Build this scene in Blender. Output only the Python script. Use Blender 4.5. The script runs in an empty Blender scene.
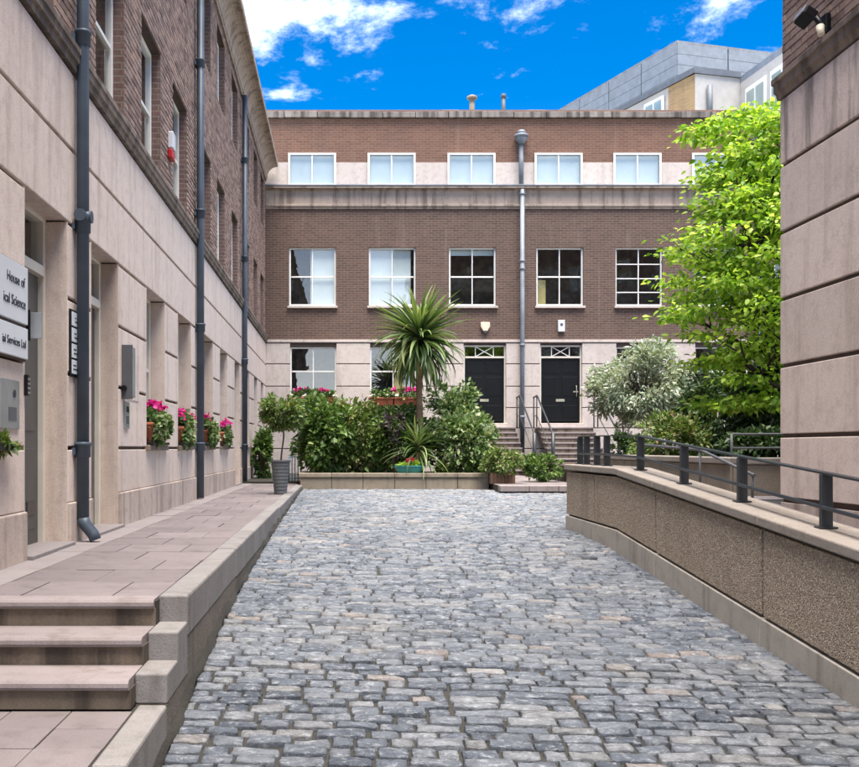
import bpy, math, random
import numpy as np
from mathutils import Vector, Matrix
random.seed(7); rng = np.random.default_rng(7)
R = math.radians
sc = bpy.context.scene

# ------------------------------------------------------------------ camera
# z = 0 is the eye level of the photographer; y is depth into the court
F = 970.0                      # focal length in photo pixels (photo 859 x 767)
VX, VY = 341.0, 448.0          # vanishing point of the court's long axis
cam = bpy.data.cameras.new('camera'); camo = bpy.data.objects.new('camera', cam)
sc.collection.objects.link(camo); sc.camera = camo
camo.location = (0, 0, 0); camo.rotation_euler = (R(90), 0, 0)
cam.sensor_fit = 'HORIZONTAL'; cam.sensor_width = 36.0; cam.lens = 36.0 * F / 859.0
cam.shift_x = (429.5 - VX) / 859.0; cam.shift_y = (VY - 383.5) / 859.0
cam.clip_start = 0.05; cam.clip_end = 2000

# ------------------------------------------------------------------ sky, sun, exposure
SUN_DIR = Vector((0.03, -0.22, 0.92)).normalized()
w = bpy.data.worlds.new('World'); sc.world = w; w.use_nodes = True
nt = w.node_tree; nt.nodes.clear()
def wn(t, **k):
    n = nt.nodes.new(t)
    for a, b in k.items(): setattr(n, a, b)
    return n
sky = wn('ShaderNodeTexSky', sky_type='NISHITA', sun_disc=False)
sky.sun_elevation = math.asin(SUN_DIR.z); sky.sun_rotation = math.atan2(SUN_DIR.x, SUN_DIR.y)
sky.altitude = 0; sky.air_density = 1.0; sky.dust_density = 0.3; sky.ozone_density = 2.5
hs = wn('ShaderNodeHueSaturation'); hs.inputs['Saturation'].default_value = 1.55; hs.inputs['Hue'].default_value = 0.507; hs.inputs['Value'].default_value = 0.228
nt.links.new(sky.outputs[0], hs.inputs['Color'])
tc = wn('ShaderNodeTexCoord'); sep = wn('ShaderNodeSeparateXYZ'); nt.links.new(tc.outputs['Generated'], sep.inputs[0])
zz = wn('ShaderNodeMath', operation='MAXIMUM'); zz.inputs[1].default_value = 0.0; nt.links.new(sep.outputs[2], zz.inputs[0])
za = wn('ShaderNodeMath', operation='ADD'); za.inputs[1].default_value = 0.16; nt.links.new(zz.outputs[0], za.inputs[0])
dv = []
for i in (0, 1):
    d = wn('ShaderNodeMath', operation='DIVIDE'); nt.links.new(sep.outputs[i], d.inputs[0]); nt.links.new(za.outputs[0], d.inputs[1]); dv.append(d)
cb = wn('ShaderNodeCombineXYZ'); nt.links.new(dv[0].outputs[0], cb.inputs[0]); nt.links.new(dv[1].outputs[0], cb.inputs[1])
mp = wn('ShaderNodeMapping'); mp.inputs['Location'].default_value = (1.26, 4.10, 0); nt.links.new(cb.outputs[0], mp.inputs[0])
n1 = wn('ShaderNodeTexNoise'); n1.inputs['Scale'].default_value = 1.0; n1.inputs['Detail'].default_value = 2
n2 = wn('ShaderNodeTexNoise'); n2.inputs['Scale'].default_value = 5.5; n2.inputs['Detail'].default_value = 12; n2.inputs['Roughness'].default_value = 0.66; n2.inputs['Distortion'].default_value = 0.15
for n in (n1, n2): nt.links.new(mp.outputs[0], n.inputs['Vector'])
ad = wn('ShaderNodeMath', operation='MULTIPLY_ADD'); ad.inputs[1].default_value = 0.8
nt.links.new(n1.outputs[0], ad.inputs[0]); nt.links.new(n2.outputs[0], ad.inputs[2])
cr = wn('ShaderNodeValToRGB'); cr.color_ramp.elements[0].position = 0.0; cr.color_ramp.elements[1].position = 1.0
mr = wn('ShaderNodeMapRange'); mr.inputs['From Min'].default_value = 0.89; mr.inputs['From Max'].default_value = 1.40; mr.inputs['To Max'].default_value = 0.75; mr.interpolation_type = 'SMOOTHSTEP'
nt.links.new(ad.outputs[0], mr.inputs['Value'])
mx = wn('ShaderNodeMix', data_type='RGBA'); hz = wn('ShaderNodeMapRange'); hz.inputs['From Min'].default_value = 0.31; hz.inputs['From Max'].default_value = 0.0; hz.inputs['To Max'].default_value = 0.55
nt.links.new(zz.outputs[0], hz.inputs['Value'])                      # the sky pales towards the horizon all round
mh = wn('ShaderNodeMath', operation='MAXIMUM'); nt.links.new(mr.outputs[0], mh.inputs[0]); nt.links.new(hz.outputs[0], mh.inputs[1])
nt.links.new(mh.outputs[0], mx.inputs['Factor'])
nt.links.new(hs.outputs[0], mx.inputs['A']); mx.inputs['B'].default_value = (8.0, 8.1, 8.3, 1)
bg = wn('ShaderNodeBackground'); bg.inputs['Strength'].default_value = 0.15; nt.links.new(mx.outputs['Result'], bg.inputs['Color'])
wo = wn('ShaderNodeOutputWorld'); nt.links.new(bg.outputs[0], wo.inputs['Surface'])

sl = bpy.data.lights.new('sun', 'SUN'); slo = bpy.data.objects.new('sun', sl); sc.collection.objects.link(slo)
sl.energy = 2.15; sl.angle = R(45); sl.color = (1.0, 0.92, 0.83)
slo.rotation_euler = SUN_DIR.to_track_quat('Z', 'Y').to_euler(); slo.location = (0, 0, 30)
vs = sc.view_settings; vs.view_transform = 'Standard'; vs.look = 'None'; vs.gamma = 1; vs.exposure = 2.68; vs.use_curve_mapping = False
sc.render.engine = 'CYCLES'; sc.cycles.max_bounces = 6; sc.cycles.diffuse_bounces = 3; sc.cycles.glossy_bounces = 3; sc.cycles.transmission_bounces = 4; sc.cycles.transparent_max_bounces = 8; sc.cycles.caustics_reflective = False; sc.cycles.caustics_refractive = False

# ------------------------------------------------------------------ helpers
def srgb(r, g, b):
    f = lambda c: ((c / 255 + 0.055) / 1.055) ** 2.4 if c > 10 else c / 255 / 12.92
    return (f(r), f(g), f(b), 1)
def px(x, y, Y):                       # photo pixel on the plane at depth Y -> world point
    return Vector(((x - VX) * Y / F, Y, (VY - y) * Y / F))

class NT:
    def __init__(s, name):
        s.m = bpy.data.materials.new(name); s.m.use_nodes = True; s.t = s.m.node_tree; s.t.nodes.clear()
        s.out = s.n('ShaderNodeOutputMaterial')
        s.geo = s.n('ShaderNodeNewGeometry')
    def n(s, ty, props=None, **inp):
        n = s.t.nodes.new(ty)
        for a, b in (props or {}).items(): setattr(n, a, b)
        for a, b in inp.items():
            k = a.replace('_', ' ')
            if isinstance(b, bpy.types.NodeSocket): s.t.links.new(b, n.inputs[k])
            else: n.inputs[k].default_value = b
        return n
    def link(s, a, b): s.t.links.new(a, b)
    def math(s, op, a, b=0.0, c=None):
        n = s.n('ShaderNodeMath', {'operation': op})
        for i, v in enumerate((a, b, c)):
            if v is None: continue
            if isinstance(v, bpy.types.NodeSocket): s.link(v, n.inputs[i])
            else: n.inputs[i].default_value = v
        return n.outputs[0]
    def noise(s, scale, detail=4, vec=None, rough=0.55, stretch=None):
        v = vec or s.geo.outputs['Position']
        if stretch:
            mpn = s.n('ShaderNodeMapping'); s.link(v, mpn.inputs['Vector']); mpn.inputs['Scale'].default_value = stretch; v = mpn.outputs[0]
        n = s.n('ShaderNodeTexNoise', Scale=scale, Detail=detail, Roughness=rough); s.link(v, n.inputs['Vector'])
        return n.outputs[0]
    def ramp(s, fac, stops, interp='LINEAR'):
        n = s.n('ShaderNodeValToRGB'); n.color_ramp.interpolation = interp
        e = n.color_ramp.elements
        while len(e) < len(stops): e.new(0.5)
        for el, (p, c) in zip(e, stops): el.position = p; el.color = c if len(c) == 4 else (*c, 1)
        s.link(fac, n.inputs[0]); return n.outputs[0]
    def mix(s, fac, a, b, mode='MIX'):
        n = s.n('ShaderNodeMix', {'data_type': 'RGBA', 'blend_type': mode})
        for k, v in (('Factor', fac), ('A', a), ('B', b)):
            sk = [q for q in n.inputs if q.name == k and (q.type == 'RGBA' or k == 'Factor') and q.enabled][0]
            if isinstance(v, bpy.types.NodeSocket): s.link(v, sk)
            else: sk.default_value = v
        return [o for o in n.outputs if o.type == 'RGBA'][0]
    def maprange(s, v, a, b, c=0.0, d=1.0):
        n = s.n('ShaderNodeMapRange', {'interpolation_type': 'SMOOTHSTEP'})
        s.link(v, n.inputs['Value'])
        for k, x in (('From Min', a), ('From Max', b), ('To Min', c), ('To Max', d)): n.inputs[k].default_value = x
        return n.outputs[0]
    def rand(s):                       # a random number for each object and each loose piece
        oi = s.n('ShaderNodeObjectInfo')
        return s.math('FRACT', s.math('MULTIPLY_ADD', oi.outputs['Random'], 7.31, s.geo.outputs['Random Per Island']))
    def bsdf(s, color, rough=0.8, height=None, bump=0.3, dist=0.01, metal=0.0, spec=0.5, **kw):
        b = s.n('ShaderNodeBsdfPrincipled')
        for k, v in (('Base Color', color), ('Roughness', rough), ('Metallic', metal), ('Specular IOR Level', spec)):
            if isinstance(v, bpy.types.NodeSocket): s.link(v, b.inputs[k])
            else: b.inputs[k].default_value = v
        if height is not None:
            bp = s.n('ShaderNodeBump'); bp.inputs['Strength'].default_value = bump; bp.inputs['Distance'].default_value = dist
            s.link(height, bp.inputs['Height']); s.link(bp.outputs[0], b.inputs['Normal'])
        s.link(b.outputs[0], s.out.inputs['Surface']); s.b = b
        return s.m
MATS = {}
def m_stone(name, ca, cb_, cstain, stain=0.35, fine=90, bump=0.25, vary=0.0, lo=0.52, hi=0.75, rough=0.85):
    g = NT(name)
    a = g.noise(1.7, 6); c = g.mix(a, ca, cb_)
    st = g.maprange(g.noise(1.0, 6, stretch=(5, 5, 0.45)), lo, hi, 0, stain)
    c = g.mix(st, c, cstain)
    blot = g.maprange(g.noise(7, 8, rough=.7), 0.45, 0.75, 0, 0.35); c = g.mix(blot, c, cstain)
    f = g.noise(fine, 3); c = g.mix(0.35, c, g.ramp(f, [(0.3, (0.5, 0.5, 0.5, 1)), (0.7, (1.3, 1.3, 1.3, 1))]), 'MULTIPLY')
    if vary:
        v = g.ramp(g.rand(), [(0, (1 - vary,) * 3), (1, (1 + vary * .6,) * 3)]); c = g.mix(1.0, c, v, 'MULTIPLY')
    MATS[name] = g.bsdf(c, rough, g.math('MULTIPLY_ADD', g.noise(12, 5), 1.5, f), bump, 0.006); return MATS[name]
def m_plain(name, col, rough=0.5, metal=0.0, bump=0.05, scale=30, var=0.15, spec=0.5):
    g = NT(name); f = g.noise(scale, 4)
    dk = tuple(x * (1 - var) for x in col[:3]) + (1,); lt = tuple(min(1, x * (1 + var)) for x in col[:3]) + (1,)
    c = g.mix(g.maprange(g.noise(3, 6), .3, .7), dk, lt)
    MATS[name] = g.bsdf(c, rough, f, bump, 0.004, metal, spec); return MATS[name]

m_stone('stone', srgb(225, 209, 196), srgb(210, 192, 179), srgb(150, 130, 116), 0.40, vary=0.09, lo=.48, hi=.72)
m_stone('stone_grey', srgb(208, 197, 188), srgb(190, 178, 168), srgb(122, 108, 98), 0.25, vary=0.05)
m_stone('stone_dirty', srgb(178, 162, 148), srgb(154, 138, 124), srgb(88, 76, 66), 0.7, lo=0.46, hi=0.68, vary=0.06)
m_stone('stone_streaked', srgb(222, 204, 191), srgb(210, 191, 177), srgb(104, 92, 86), 0.75, lo=0.44, hi=0.62)
m_stone('groove', srgb(92, 76, 66), srgb(70, 58, 50), srgb(40, 32, 28), 0.6)
m_stone('string', srgb(150, 134, 120), srgb(118, 104, 92), srgb(58, 48, 42), 0.7, lo=.42, hi=.65)
m_stone('plinth', srgb(202, 187, 175), srgb(182, 165, 153), srgb(104, 86, 72), 0.55, lo=.45, hi=.7)
m_stone('paver', srgb(131, 122, 121), srgb(110, 101, 100), srgb(74, 66, 63), 0.4, vary=0.16, fine=160, rough=.75)
m_stone('paver_pale', srgb(146, 139, 137), srgb(130, 122, 120), srgb(124, 106, 96), 0.3, vary=0.08, fine=160)
m_stone('tread', srgb(144, 135, 134), srgb(124, 114, 112), srgb(92, 76, 68), 0.45, vary=0.05, fine=160)
m_stone('riser', srgb(128, 114, 98), srgb(106, 94, 80), srgb(46, 40, 33), 0.8, lo=.42, hi=.66)
m_stone('kerb', srgb(138, 134, 131), srgb(120, 116, 113), srgb(82, 77, 72), 0.5, vary=0.12, fine=120, bump=.5)
m_stone('kerb_wall', srgb(118, 110, 100), srgb(96, 89, 80), srgb(60, 53, 46), 0.6, fine=60, bump=.9)
m_stone('concrete', srgb(176, 169, 158), srgb(160, 153, 142), srgb(88, 80, 70), 0.5, fine=110)
m_stone('cap', srgb(152, 143, 133), srgb(134, 125, 115), srgb(104, 90, 76), 0.35, fine=70, bump=.4)
m_stone('planter_stone', srgb(152, 141, 124), srgb(132, 121, 105), srgb(84, 70, 56), 0.6, fine=70, vary=.1)
m_stone('soil', srgb(70, 54, 42), srgb(52, 40, 32), srgb(34, 26, 20), 0.5, fine=40, bump=1)
m_stone('mortar', srgb(140, 130, 122), srgb(122, 112, 104), srgb(90, 80, 74), 0.3)
m_stone('joint_dirt', srgb(56, 52, 45), srgb(40, 38, 33), srgb(34, 38, 24), 0.5, fine=60, bump=1)
m_stone('ground', srgb(120, 114, 108), srgb(104, 98, 92), srgb(80, 74, 68), 0.3)
m_stone('terracotta', srgb(172, 98, 66), srgb(150, 82, 54), srgb(104, 64, 48), 0.4)
m_stone('coping', srgb(148, 140, 132), srgb(124, 116, 108), srgb(58, 54, 50), 0.85, lo=.4, hi=.62, vary=.15)
m_plain('white_paint', srgb(232, 230, 222), 0.45, var=.05)
m_plain('cream_paint', srgb(214, 208, 194), 0.5, var=.06)
m_plain('black_paint', srgb(13, 14, 16), 0.4, var=.15, spec=.3)
m_plain('grey_door', srgb(74, 74, 72), 0.45, var=.1)
m_plain('pipe', srgb(66, 78, 90), 0.5, var=.18)
m_plain('pipe_grey', srgb(112, 120, 128), 0.55, var=.2)
m_plain('rail', srgb(38, 43, 47), 0.45, var=.2)
m_plain('steel', srgb(160, 162, 162), 0.4, 0.6)
m_plain('lead', srgb(120, 124, 128), 0.6, var=.2)
m_plain('pot_grey', srgb(84, 86, 88), 0.6, var=.12)
m_plain('wood_box', srgb(92, 68, 52), 0.8, var=.3)
m_plain('teal', srgb(44, 124, 120), 0.4)
m_plain('pale_blue', srgb(120, 148, 164), 0.5)
m_plain('sign_white', srgb(214, 218, 222), 0.35, var=.03)
m_plain('ink', srgb(44, 46, 56), 0.6)
m_plain('purple_ink', srgb(92, 84, 140), 0.6)
m_plain('brass', srgb(196, 190, 170), 0.35, 0.7)
m_plain('red_plastic', srgb(180, 30, 34), 0.4)
m_plain('cream_plastic', srgb(222, 210, 184), 0.45)
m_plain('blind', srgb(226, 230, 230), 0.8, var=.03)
m_plain('curtain', srgb(196, 176, 120), 0.9)
m_plain('interior', srgb(128, 120, 110), 0.95, var=.45, scale=3)
m_plain('bark', srgb(96, 82, 70), 0.95, bump=.8, scale=40, var=.3)
m_plain('dark_bark', srgb(56, 46, 40), 0.95, bump=.8, scale=40, var=.3)
m_plain('cordyline_bark', srgb(126, 104, 80), 0.95, bump=.8, scale=40, var=.3)
m_plain('clad_grey', srgb(122, 130, 138), 0.6, var=.12, scale=5)
m_plain('clad_dark', srgb(90, 96, 103), 0.6, var=.12, scale=5)
m_plain('render_white', srgb(178, 175, 170), 0.9, var=.06)
m_plain('lens_glass', srgb(30, 34, 40), 0.1)

def m_brickpieces(name, stops):
    g = NT(name); r = g.rand()
    c = g.ramp(r, stops)
    nse = g.noise(35, 6, rough=.7); c = g.mix(0.6, c, g.ramp(nse, [(0.3, (0.55,) * 3), (0.7, (1.35,) * 3)]), 'MULTIPLY')
    c = g.mix(g.maprange(g.noise(1.2, 5, stretch=(3, 3, .6)), .5, .75, 0, .4), c, srgb(84, 70, 64))
    MATS[name] = g.bsdf(c, 0.9, nse, 0.6, 0.006)
m_brickpieces('brick', [(0, srgb(112, 92, 84)), (.3, srgb(136, 114, 104)), (.55, srgb(150, 129, 118)), (.8, srgb(160, 135, 120)), (1, srgb(126, 101, 92))])
def m_brickwall(name, c1, c2, mort, facing='Y'):
    g = NT(name)
    sp = g.n('ShaderNodeSeparateXYZ'); g.link(g.geo.outputs['Position'], sp.inputs[0])
    co = g.n('ShaderNodeCombineXYZ'); g.link(sp.outputs[0 if facing == 'Y' else 1], co.inputs[0]); g.link(sp.outputs[2], co.inputs[1])
    b = g.n('ShaderNodeTexBrick', {'offset': 0.5}, Scale=1.0, Color1=c1, Color2=c2, Mortar=mort)
    b.inputs['Mortar Size'].default_value = 0.009; b.inputs['Mortar Smooth'].default_value = 0.2
    b.inputs['Brick Width'].default_value = 0.225; b.inputs['Row Height'].default_value = 0.075; b.inputs['Bias'].default_value = 0.0
    g.link(co.outputs[0], b.inputs['Vector'])
    n = g.noise(30, 5, rough=.7); c = g.mix(0.6, b.outputs[0], g.ramp(n, [(0.3, (0.6,) * 3), (0.7, (1.3,) * 3)]), 'MULTIPLY')
    c = g.mix(g.maprange(g.noise(.8, 7, rough=.65), .45, .75, 0, .45), c, srgb(92, 74, 68))
    c = g.mix(g.maprange(g.noise(1.1, 6, stretch=(4, 4, .35)), .55, .78, 0, .14), c, srgb(166, 148, 136))
    h = g.math('MULTIPLY_ADD', n, 0.3, g.math('SUBTRACT', 1.0, b.outputs['Fac']))
    MATS[name] = g.bsdf(c, 0.9, h, 0.6, 0.008)
m_brickwall('brick_back', srgb(104, 80, 68), srgb(86, 66, 57), srgb(116, 104, 93))
m_brickwall('brick_top', srgb(120, 85, 68), srgb(103, 72, 58), srgb(122, 104, 90))
m_brickwall('brick_reveal', srgb(120, 94, 86), srgb(104, 82, 76), srgb(132, 118, 108))
m_brickwall('brick_yellow', srgb(172, 142, 98), srgb(158, 128, 86), srgb(166, 148, 118))

def m_sett():
    g = NT('sett'); r = g.rand()
    c = g.ramp(r, [(0, srgb(74, 81, 91)), (.2, srgb(97, 104, 113)), (.42, srgb(118, 124, 131)), (.6, srgb(90, 98, 108)), (.8, srgb(130, 134, 139)), (.95, srgb(128, 129, 129)), (.985, srgb(138, 128, 122)), (1, srgb(154, 154, 153))])
    a = g.noise(12, 9, rough=.78); c = g.mix(0.85, c, g.ramp(a, [(0.3, (0.5,) * 3), (0.7, (1.45,) * 3)]), 'MULTIPLY')
    v = g.noise(22, 8, rough=.8, stretch=(1, 2.2, 1)); c = g.mix(g.maprange(v, .50, .66, 0, .75), c, srgb(74, 77, 84))
    pl = g.noise(15, 8, rough=.8, stretch=(1, 2, 1.3)); c = g.mix(g.maprange(pl, .49, .66, 0, .8), c, srgb(178, 182, 186))
    c = g.mix(g.maprange(g.noise(.5, 4), .5, .7, 0, .2), c, srgb(132, 126, 112)); c = g.mix(g.maprange(g.noise(.9, 5), .5, .68, 0, .3), c, srgb(84, 88, 94)); c = g.mix(g.maprange(g.noise(5, 6, rough=.7), .62, .74, 0, .5), c, srgb(86, 92, 66))
    h = g.math('MULTIPLY_ADD', a, 2.0, g.noise(60, 5, rough=.7))
    MATS['sett'] = g.bsdf(c, g.maprange(a, .3, .7, .5, .8), h, 1.0, 0.016, spec=.45)
m_sett()
def m_pebble():
    g = NT('pebble')
    v = g.n('ShaderNodeTexVoronoi', Scale=95.0); g.link(g.geo.outputs['Position'], v.inputs['Vector'])
    sp = g.n('ShaderNodeSeparateColor'); g.link(v.outputs['Color'], sp.inputs[0])
    c = g.ramp(sp.outputs[0], [(0, srgb(142, 127, 109)), (.3, srgb(166, 149, 128)), (.55, srgb(180, 163, 141)), (.8, srgb(156, 140, 122)), (.93, srgb(198, 184, 164)), (1, srgb(210, 198, 180))])
    dk = g.maprange(v.outputs['Distance'], .45, .85, 0, .7); c = g.mix(dk, c, srgb(84, 70, 56))
    c = g.mix(g.maprange(g.noise(1.4, 6, stretch=(2, 2, .6)), .48, .72, 0, .4), c, srgb(96, 83, 70))
    h = g.math('SUBTRACT', 1.0, v.outputs['Distance'])
    MATS['pebble'] = g.bsdf(c, .85, h, 0.9, 0.012)
m_pebble()
def m_glass():
    g = NT('glass')
    vd = g.n('ShaderNodeVectorMath', {'operation': 'DOT_PRODUCT'}); g.link(g.geo.outputs['Normal'], vd.inputs[0]); g.link(g.geo.outputs['Incoming'], vd.inputs[1])
    cs = g.math('SUBTRACT', 1.0, g.math('ABSOLUTE', vd.outputs['Value'])); fr = g.math('MULTIPLY_ADD', g.math('POWER', cs, 5.0), .86, .10)
    wob = g.noise(2.2, 2); bp = g.n('ShaderNodeBump', Strength=0.03, Distance=0.05); g.link(wob, bp.inputs['Height'])
    gl = g.n('ShaderNodeBsdfGlossy', Roughness=0.01); g.link(bp.outputs[0], gl.inputs['Normal']); gl.inputs['Color'].default_value = (1, 1, 1, 1)
    tr = g.n('ShaderNodeBsdfTransparent', Color=(0.80, 0.86, 0.86, 1))
    mxs = g.n('ShaderNodeMixShader'); g.link(fr, mxs.inputs[0]); g.link(tr.outputs[0], mxs.inputs[1]); g.link(gl.outputs[0], mxs.inputs[2])
    g.link(mxs.outputs[0], g.out.inputs['Surface']); MATS['glass'] = g.m
m_glass()
def m_leaf(name, stops, trans=0.35, rough=.5):
    g = NT(name); c = g.ramp(g.rand(), stops)
    d = g.n('ShaderNodeBsdfPrincipled', Roughness=rough); g.link(c, d.inputs['Base Color']); d.inputs['Specular IOR Level'].default_value = .35
    t = g.n('ShaderNodeBsdfTranslucent'); g.link(g.mix(1, c, (1.3, 1.25, .7, 1), 'MULTIPLY'), t.inputs[0])
    mxs = g.n('ShaderNodeMixShader', Fac=trans); g.link(d.outputs[0], mxs.inputs[1]); g.link(t.outputs[0], mxs.inputs[2])
    g.link(mxs.outputs[0], g.out.inputs['Surface']); MATS[name] = g.m
m_leaf('leaf_lime', [(0, (.10, .22, .02)), (.35, (.22, .40, .035)), (.7, (.37, .54, .06)), (1, (.54, .66, .16))], .5)
m_leaf('leaf_green', [(0, (.04, .085, .02)), (.5, (.085, .16, .035)), (.85, (.15, .24, .06)), (1, (.28, .33, .13))], .3, .4)
m_leaf('leaf_mid', [(0, (.06, .10, .02)), (.5, (.12, .19, .045)), (.82, (.19, .27, .08)), (.93, (.36, .36, .18)), (1, (.36, .22, .14))], .3)
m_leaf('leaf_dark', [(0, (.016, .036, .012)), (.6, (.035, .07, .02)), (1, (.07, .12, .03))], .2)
m_leaf('leaf_silver', [(0, (.14, .19, .11)), (.4, (.26, .32, .22)), (.8, (.42, .46, .36)), (1, (.56, .58, .48))], .25)
m_leaf('leaf_varieg', [(0, (.05, .10, .03)), (.5, (.11, .19, .055)), (.85, (.24, .32, .13)), (1, (.5, .52, .34))], .25)
m_leaf('leaf_purple', [(0, (.04, .03, .035)), (.6, (.09, .07, .08)), (1, (.14, .12, .10))], .2)
m_leaf('leaf_strap', [(0, (.05, .09, .03)), (.5, (.10, .17, .05)), (.85, (.19, .26, .09)), (1, (.34, .36, .18))], .25, .4)
m_leaf('petal', [(0, (.50, .01, .18)), (.6, (.72, .03, .32)), (1, (.80, .10, .42))], .3)
m_leaf('petal_red', [(0, (.45, .02, .04)), (1, (.65, .06, .12))], .3)

def link(o, parent=None):
    sc.collection.objects.link(o)
    if parent is not None: o.parent = parent
def wloc(p):
    v = Vector((0, 0, 0))
    while p is not None: v = v + p.location; p = p.parent
    return v
def tag(o, label=None, cat=None, group=None, kind=None):
    if label: o['label'] = label
    if cat: o['category'] = cat
    if group: o['group'] = group
    if kind: o['kind'] = kind
    return o
def thing(name, label, cat, loc, group=None):
    o = bpy.data.objects.new(name, None); o.location = loc; o.empty_display_size = .2; link(o)
    return tag(o, label, cat, group)
def fastmesh(name, V, Fc):
    V = np.asarray(V, dtype=np.float32); Fc = np.asarray(Fc, dtype=np.int32); k = Fc.shape[1]
    me = bpy.data.meshes.new(name); me.vertices.add(len(V)); me.vertices.foreach_set('co', V.ravel())
    me.loops.add(Fc.size); me.loops.foreach_set('vertex_index', Fc.ravel())
    me.polygons.add(len(Fc)); me.polygons.foreach_set('loop_start', np.arange(0, Fc.size, k, dtype=np.int32))
    me.update(calc_edges=True); return me
class MB:
    """collects shapes in world metres; build() links them as one mesh object"""
    def __init__(s, xf=None): s.v = []; s.f = []; s.xf = xf; s.sm = set()
    def add(s, vs, fs, smooth=False):
        b = len(s.v)
        s.v += [s.xf(Vector(p)) if s.xf else Vector(p) for p in vs]
        for f in fs:
            if smooth: s.sm.add(len(s.f))
            s.f.append([b + i for i in f])
        return s
    def box(s, x0, x1, y0, y1, z0, z1):
        return s.add([(x0, y0, z0), (x1, y0, z0), (x1, y1, z0), (x0, y1, z0), (x0, y0, z1), (x1, y0, z1), (x1, y1, z1), (x0, y1, z1)],
                     [(0, 3, 2, 1), (4, 5, 6, 7), (0, 1, 5, 4), (1, 2, 6, 5), (2, 3, 7, 6), (3, 0, 4, 7)])
    def prism(s, poly, axis, a, b):
        """poly: list of 2-tuples in the plane across axis ('x': (y,z), 'y': (x,z), 'z': (x,y))"""
        def P(p, t): return {'x': (t, p[0], p[1]), 'y': (p[0], t, p[1]), 'z': (p[0], p[1], t)}[axis]
        n = len(poly); vs = [P(p, a) for p in poly] + [P(p, b) for p in poly]
        fs = [tuple(range(n - 1, -1, -1)), tuple(range(n, 2 * n))] + [(i, (i + 1) % n, n + (i + 1) % n, n + i) for i in range(n)]
        return s.add(vs, fs)
    def tube(s, pts, r, seg=10, caps=True):
        pts = [Vector(p) for p in pts]; n = len(pts); rs = r if isinstance(r, (list, tuple)) else [r] * n
        vs = []; prev = None
        for i, p in enumerate(pts):
            t = (pts[min(i + 1, n - 1)] - pts[max(i - 1, 0)]).normalized()
            ref = prev if prev is not None else (Vector((1, 0, 0)) if abs(t.x) < .9 else Vector((0, 1, 0)))
            u = (ref - t * ref.dot(t)).normalized(); prev = u; q = t.cross(u)
            vs += [p + (u * math.cos(2 * math.pi * k / seg) + q * math.sin(2 * math.pi * k / seg)) * rs[i] for k in range(seg)]
        fs = [(i * seg + k, i * seg + (k + 1) % seg, (i + 1) * seg + (k + 1) % seg, (i + 1) * seg + k) for i in range(n - 1) for k in range(seg)]
        s.add(vs, fs, True)
        if caps: b = len(s.v) - len(vs); s.f.append([b + k for k in range(seg - 1, -1, -1)]); s.f.append([b + (n - 1) * seg + k for k in range(seg)])
        return s
    def lathe(s, c, prof, seg=20):
        c = Vector(c); vs = [c + Vector((r * math.cos(2 * math.pi * k / seg), r * math.sin(2 * math.pi * k / seg), z)) for r, z in prof for k in range(seg)]
        fs = [(i * seg + k, i * seg + (k + 1) % seg, (i + 1) * seg + (k + 1) % seg, (i + 1) * seg + k) for i in range(len(prof) - 1) for k in range(seg)]
        s.add(vs, fs, True); b = len(s.v) - len(vs); s.f.append([b + (len(prof) - 1) * seg + k for k in range(seg)]); s.f.append([b + k for k in range(seg - 1, -1, -1)])
        return s
    def build(s, name, mat, parent=None, bevel=0, seg=2):
        off = wloc(parent)
        me = bpy.data.meshes.new(name); me.from_pydata([tuple(v - off) for v in s.v], [], s.f)
        for i in s.sm: me.polygons[i].use_smooth = True
        me.materials.append(MATS[mat]); me.update()
        o = bpy.data.objects.new(name, me); link(o, parent)
        if bevel:
            b = o.modifiers.new('bevel', 'BEVEL'); b.width = bevel; b.segments = seg; b.limit_method = 'ANGLE'
        return o
def box(name, mat, parent, x0, x1, y0, y1, z0, z1, bevel=0, xf=None):
    return MB(xf).box(x0, x1, y0, y1, z0, z1).build(name, mat, parent, bevel)
def meshobj(name, me, mat, parent, shift=True):
    me.materials.append(MATS[mat])
    if shift and parent is not None:
        off = wloc(parent); me.transform(Matrix.Translation(-off))
    o = bpy.data.objects.new(name, me); link(o, parent); return o
def text(name, body, mat, parent, xf_mat, size, align='LEFT', depth=.003):
    cu = bpy.data.curves.new(name, 'FONT'); cu.body = body; cu.size = size; cu.align_x = align; cu.extrude = depth; cu.resolution_u = 3
    o = bpy.data.objects.new('tmp', cu); link(o); dg = bpy.context.evaluated_depsgraph_get()
    me = bpy.data.meshes.new_from_object(o.evaluated_get(dg)); bpy.data.objects.remove(o); bpy.data.curves.remove(cu)
    me.materials.clear(); me.transform(xf_mat); return meshobj(name, me, mat, parent)

def free_spans(a, b, cuts):
    out = []; x = a
    for c0, c1 in sorted(cuts):
        if c1 <= x or c0 >= b: continue
        if c0 > x: out.append((x, c0))
        x = max(x, c1)
    if x < b: out.append((x, b))
    return out
def rects_minus(u0, u1, v0, v1, ops):
    """rectangles covering the wall without its openings"""
    vsb = sorted({v0, v1, *[max(v0, min(v1, o[i])) for o in ops for i in (2, 3)]}); out = []
    for a, b in zip(vsb, vsb[1:]):
        if b - a < 1e-6: continue
        mid = (a + b) / 2
        out += [(x0, x1, a, b) for x0, x1 in free_spans(u0, u1, [(o[0], o[1]) for o in ops if o[2] < mid < o[3]])]
    return out
XF_LEFT = lambda X: (lambda p: Vector((X - p.y, p.x, p.z)))     # local x -> depth, local -y -> out of a wall facing +X
XF_RIGHT = lambda X: (lambda p: Vector((X + p.y, p.x, p.z)))    # out of a wall facing -X
XF_BACK = lambda Y: (lambda p: Vector((p.x, Y + p.y, p.z)))     # out of a wall facing -Y
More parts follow.
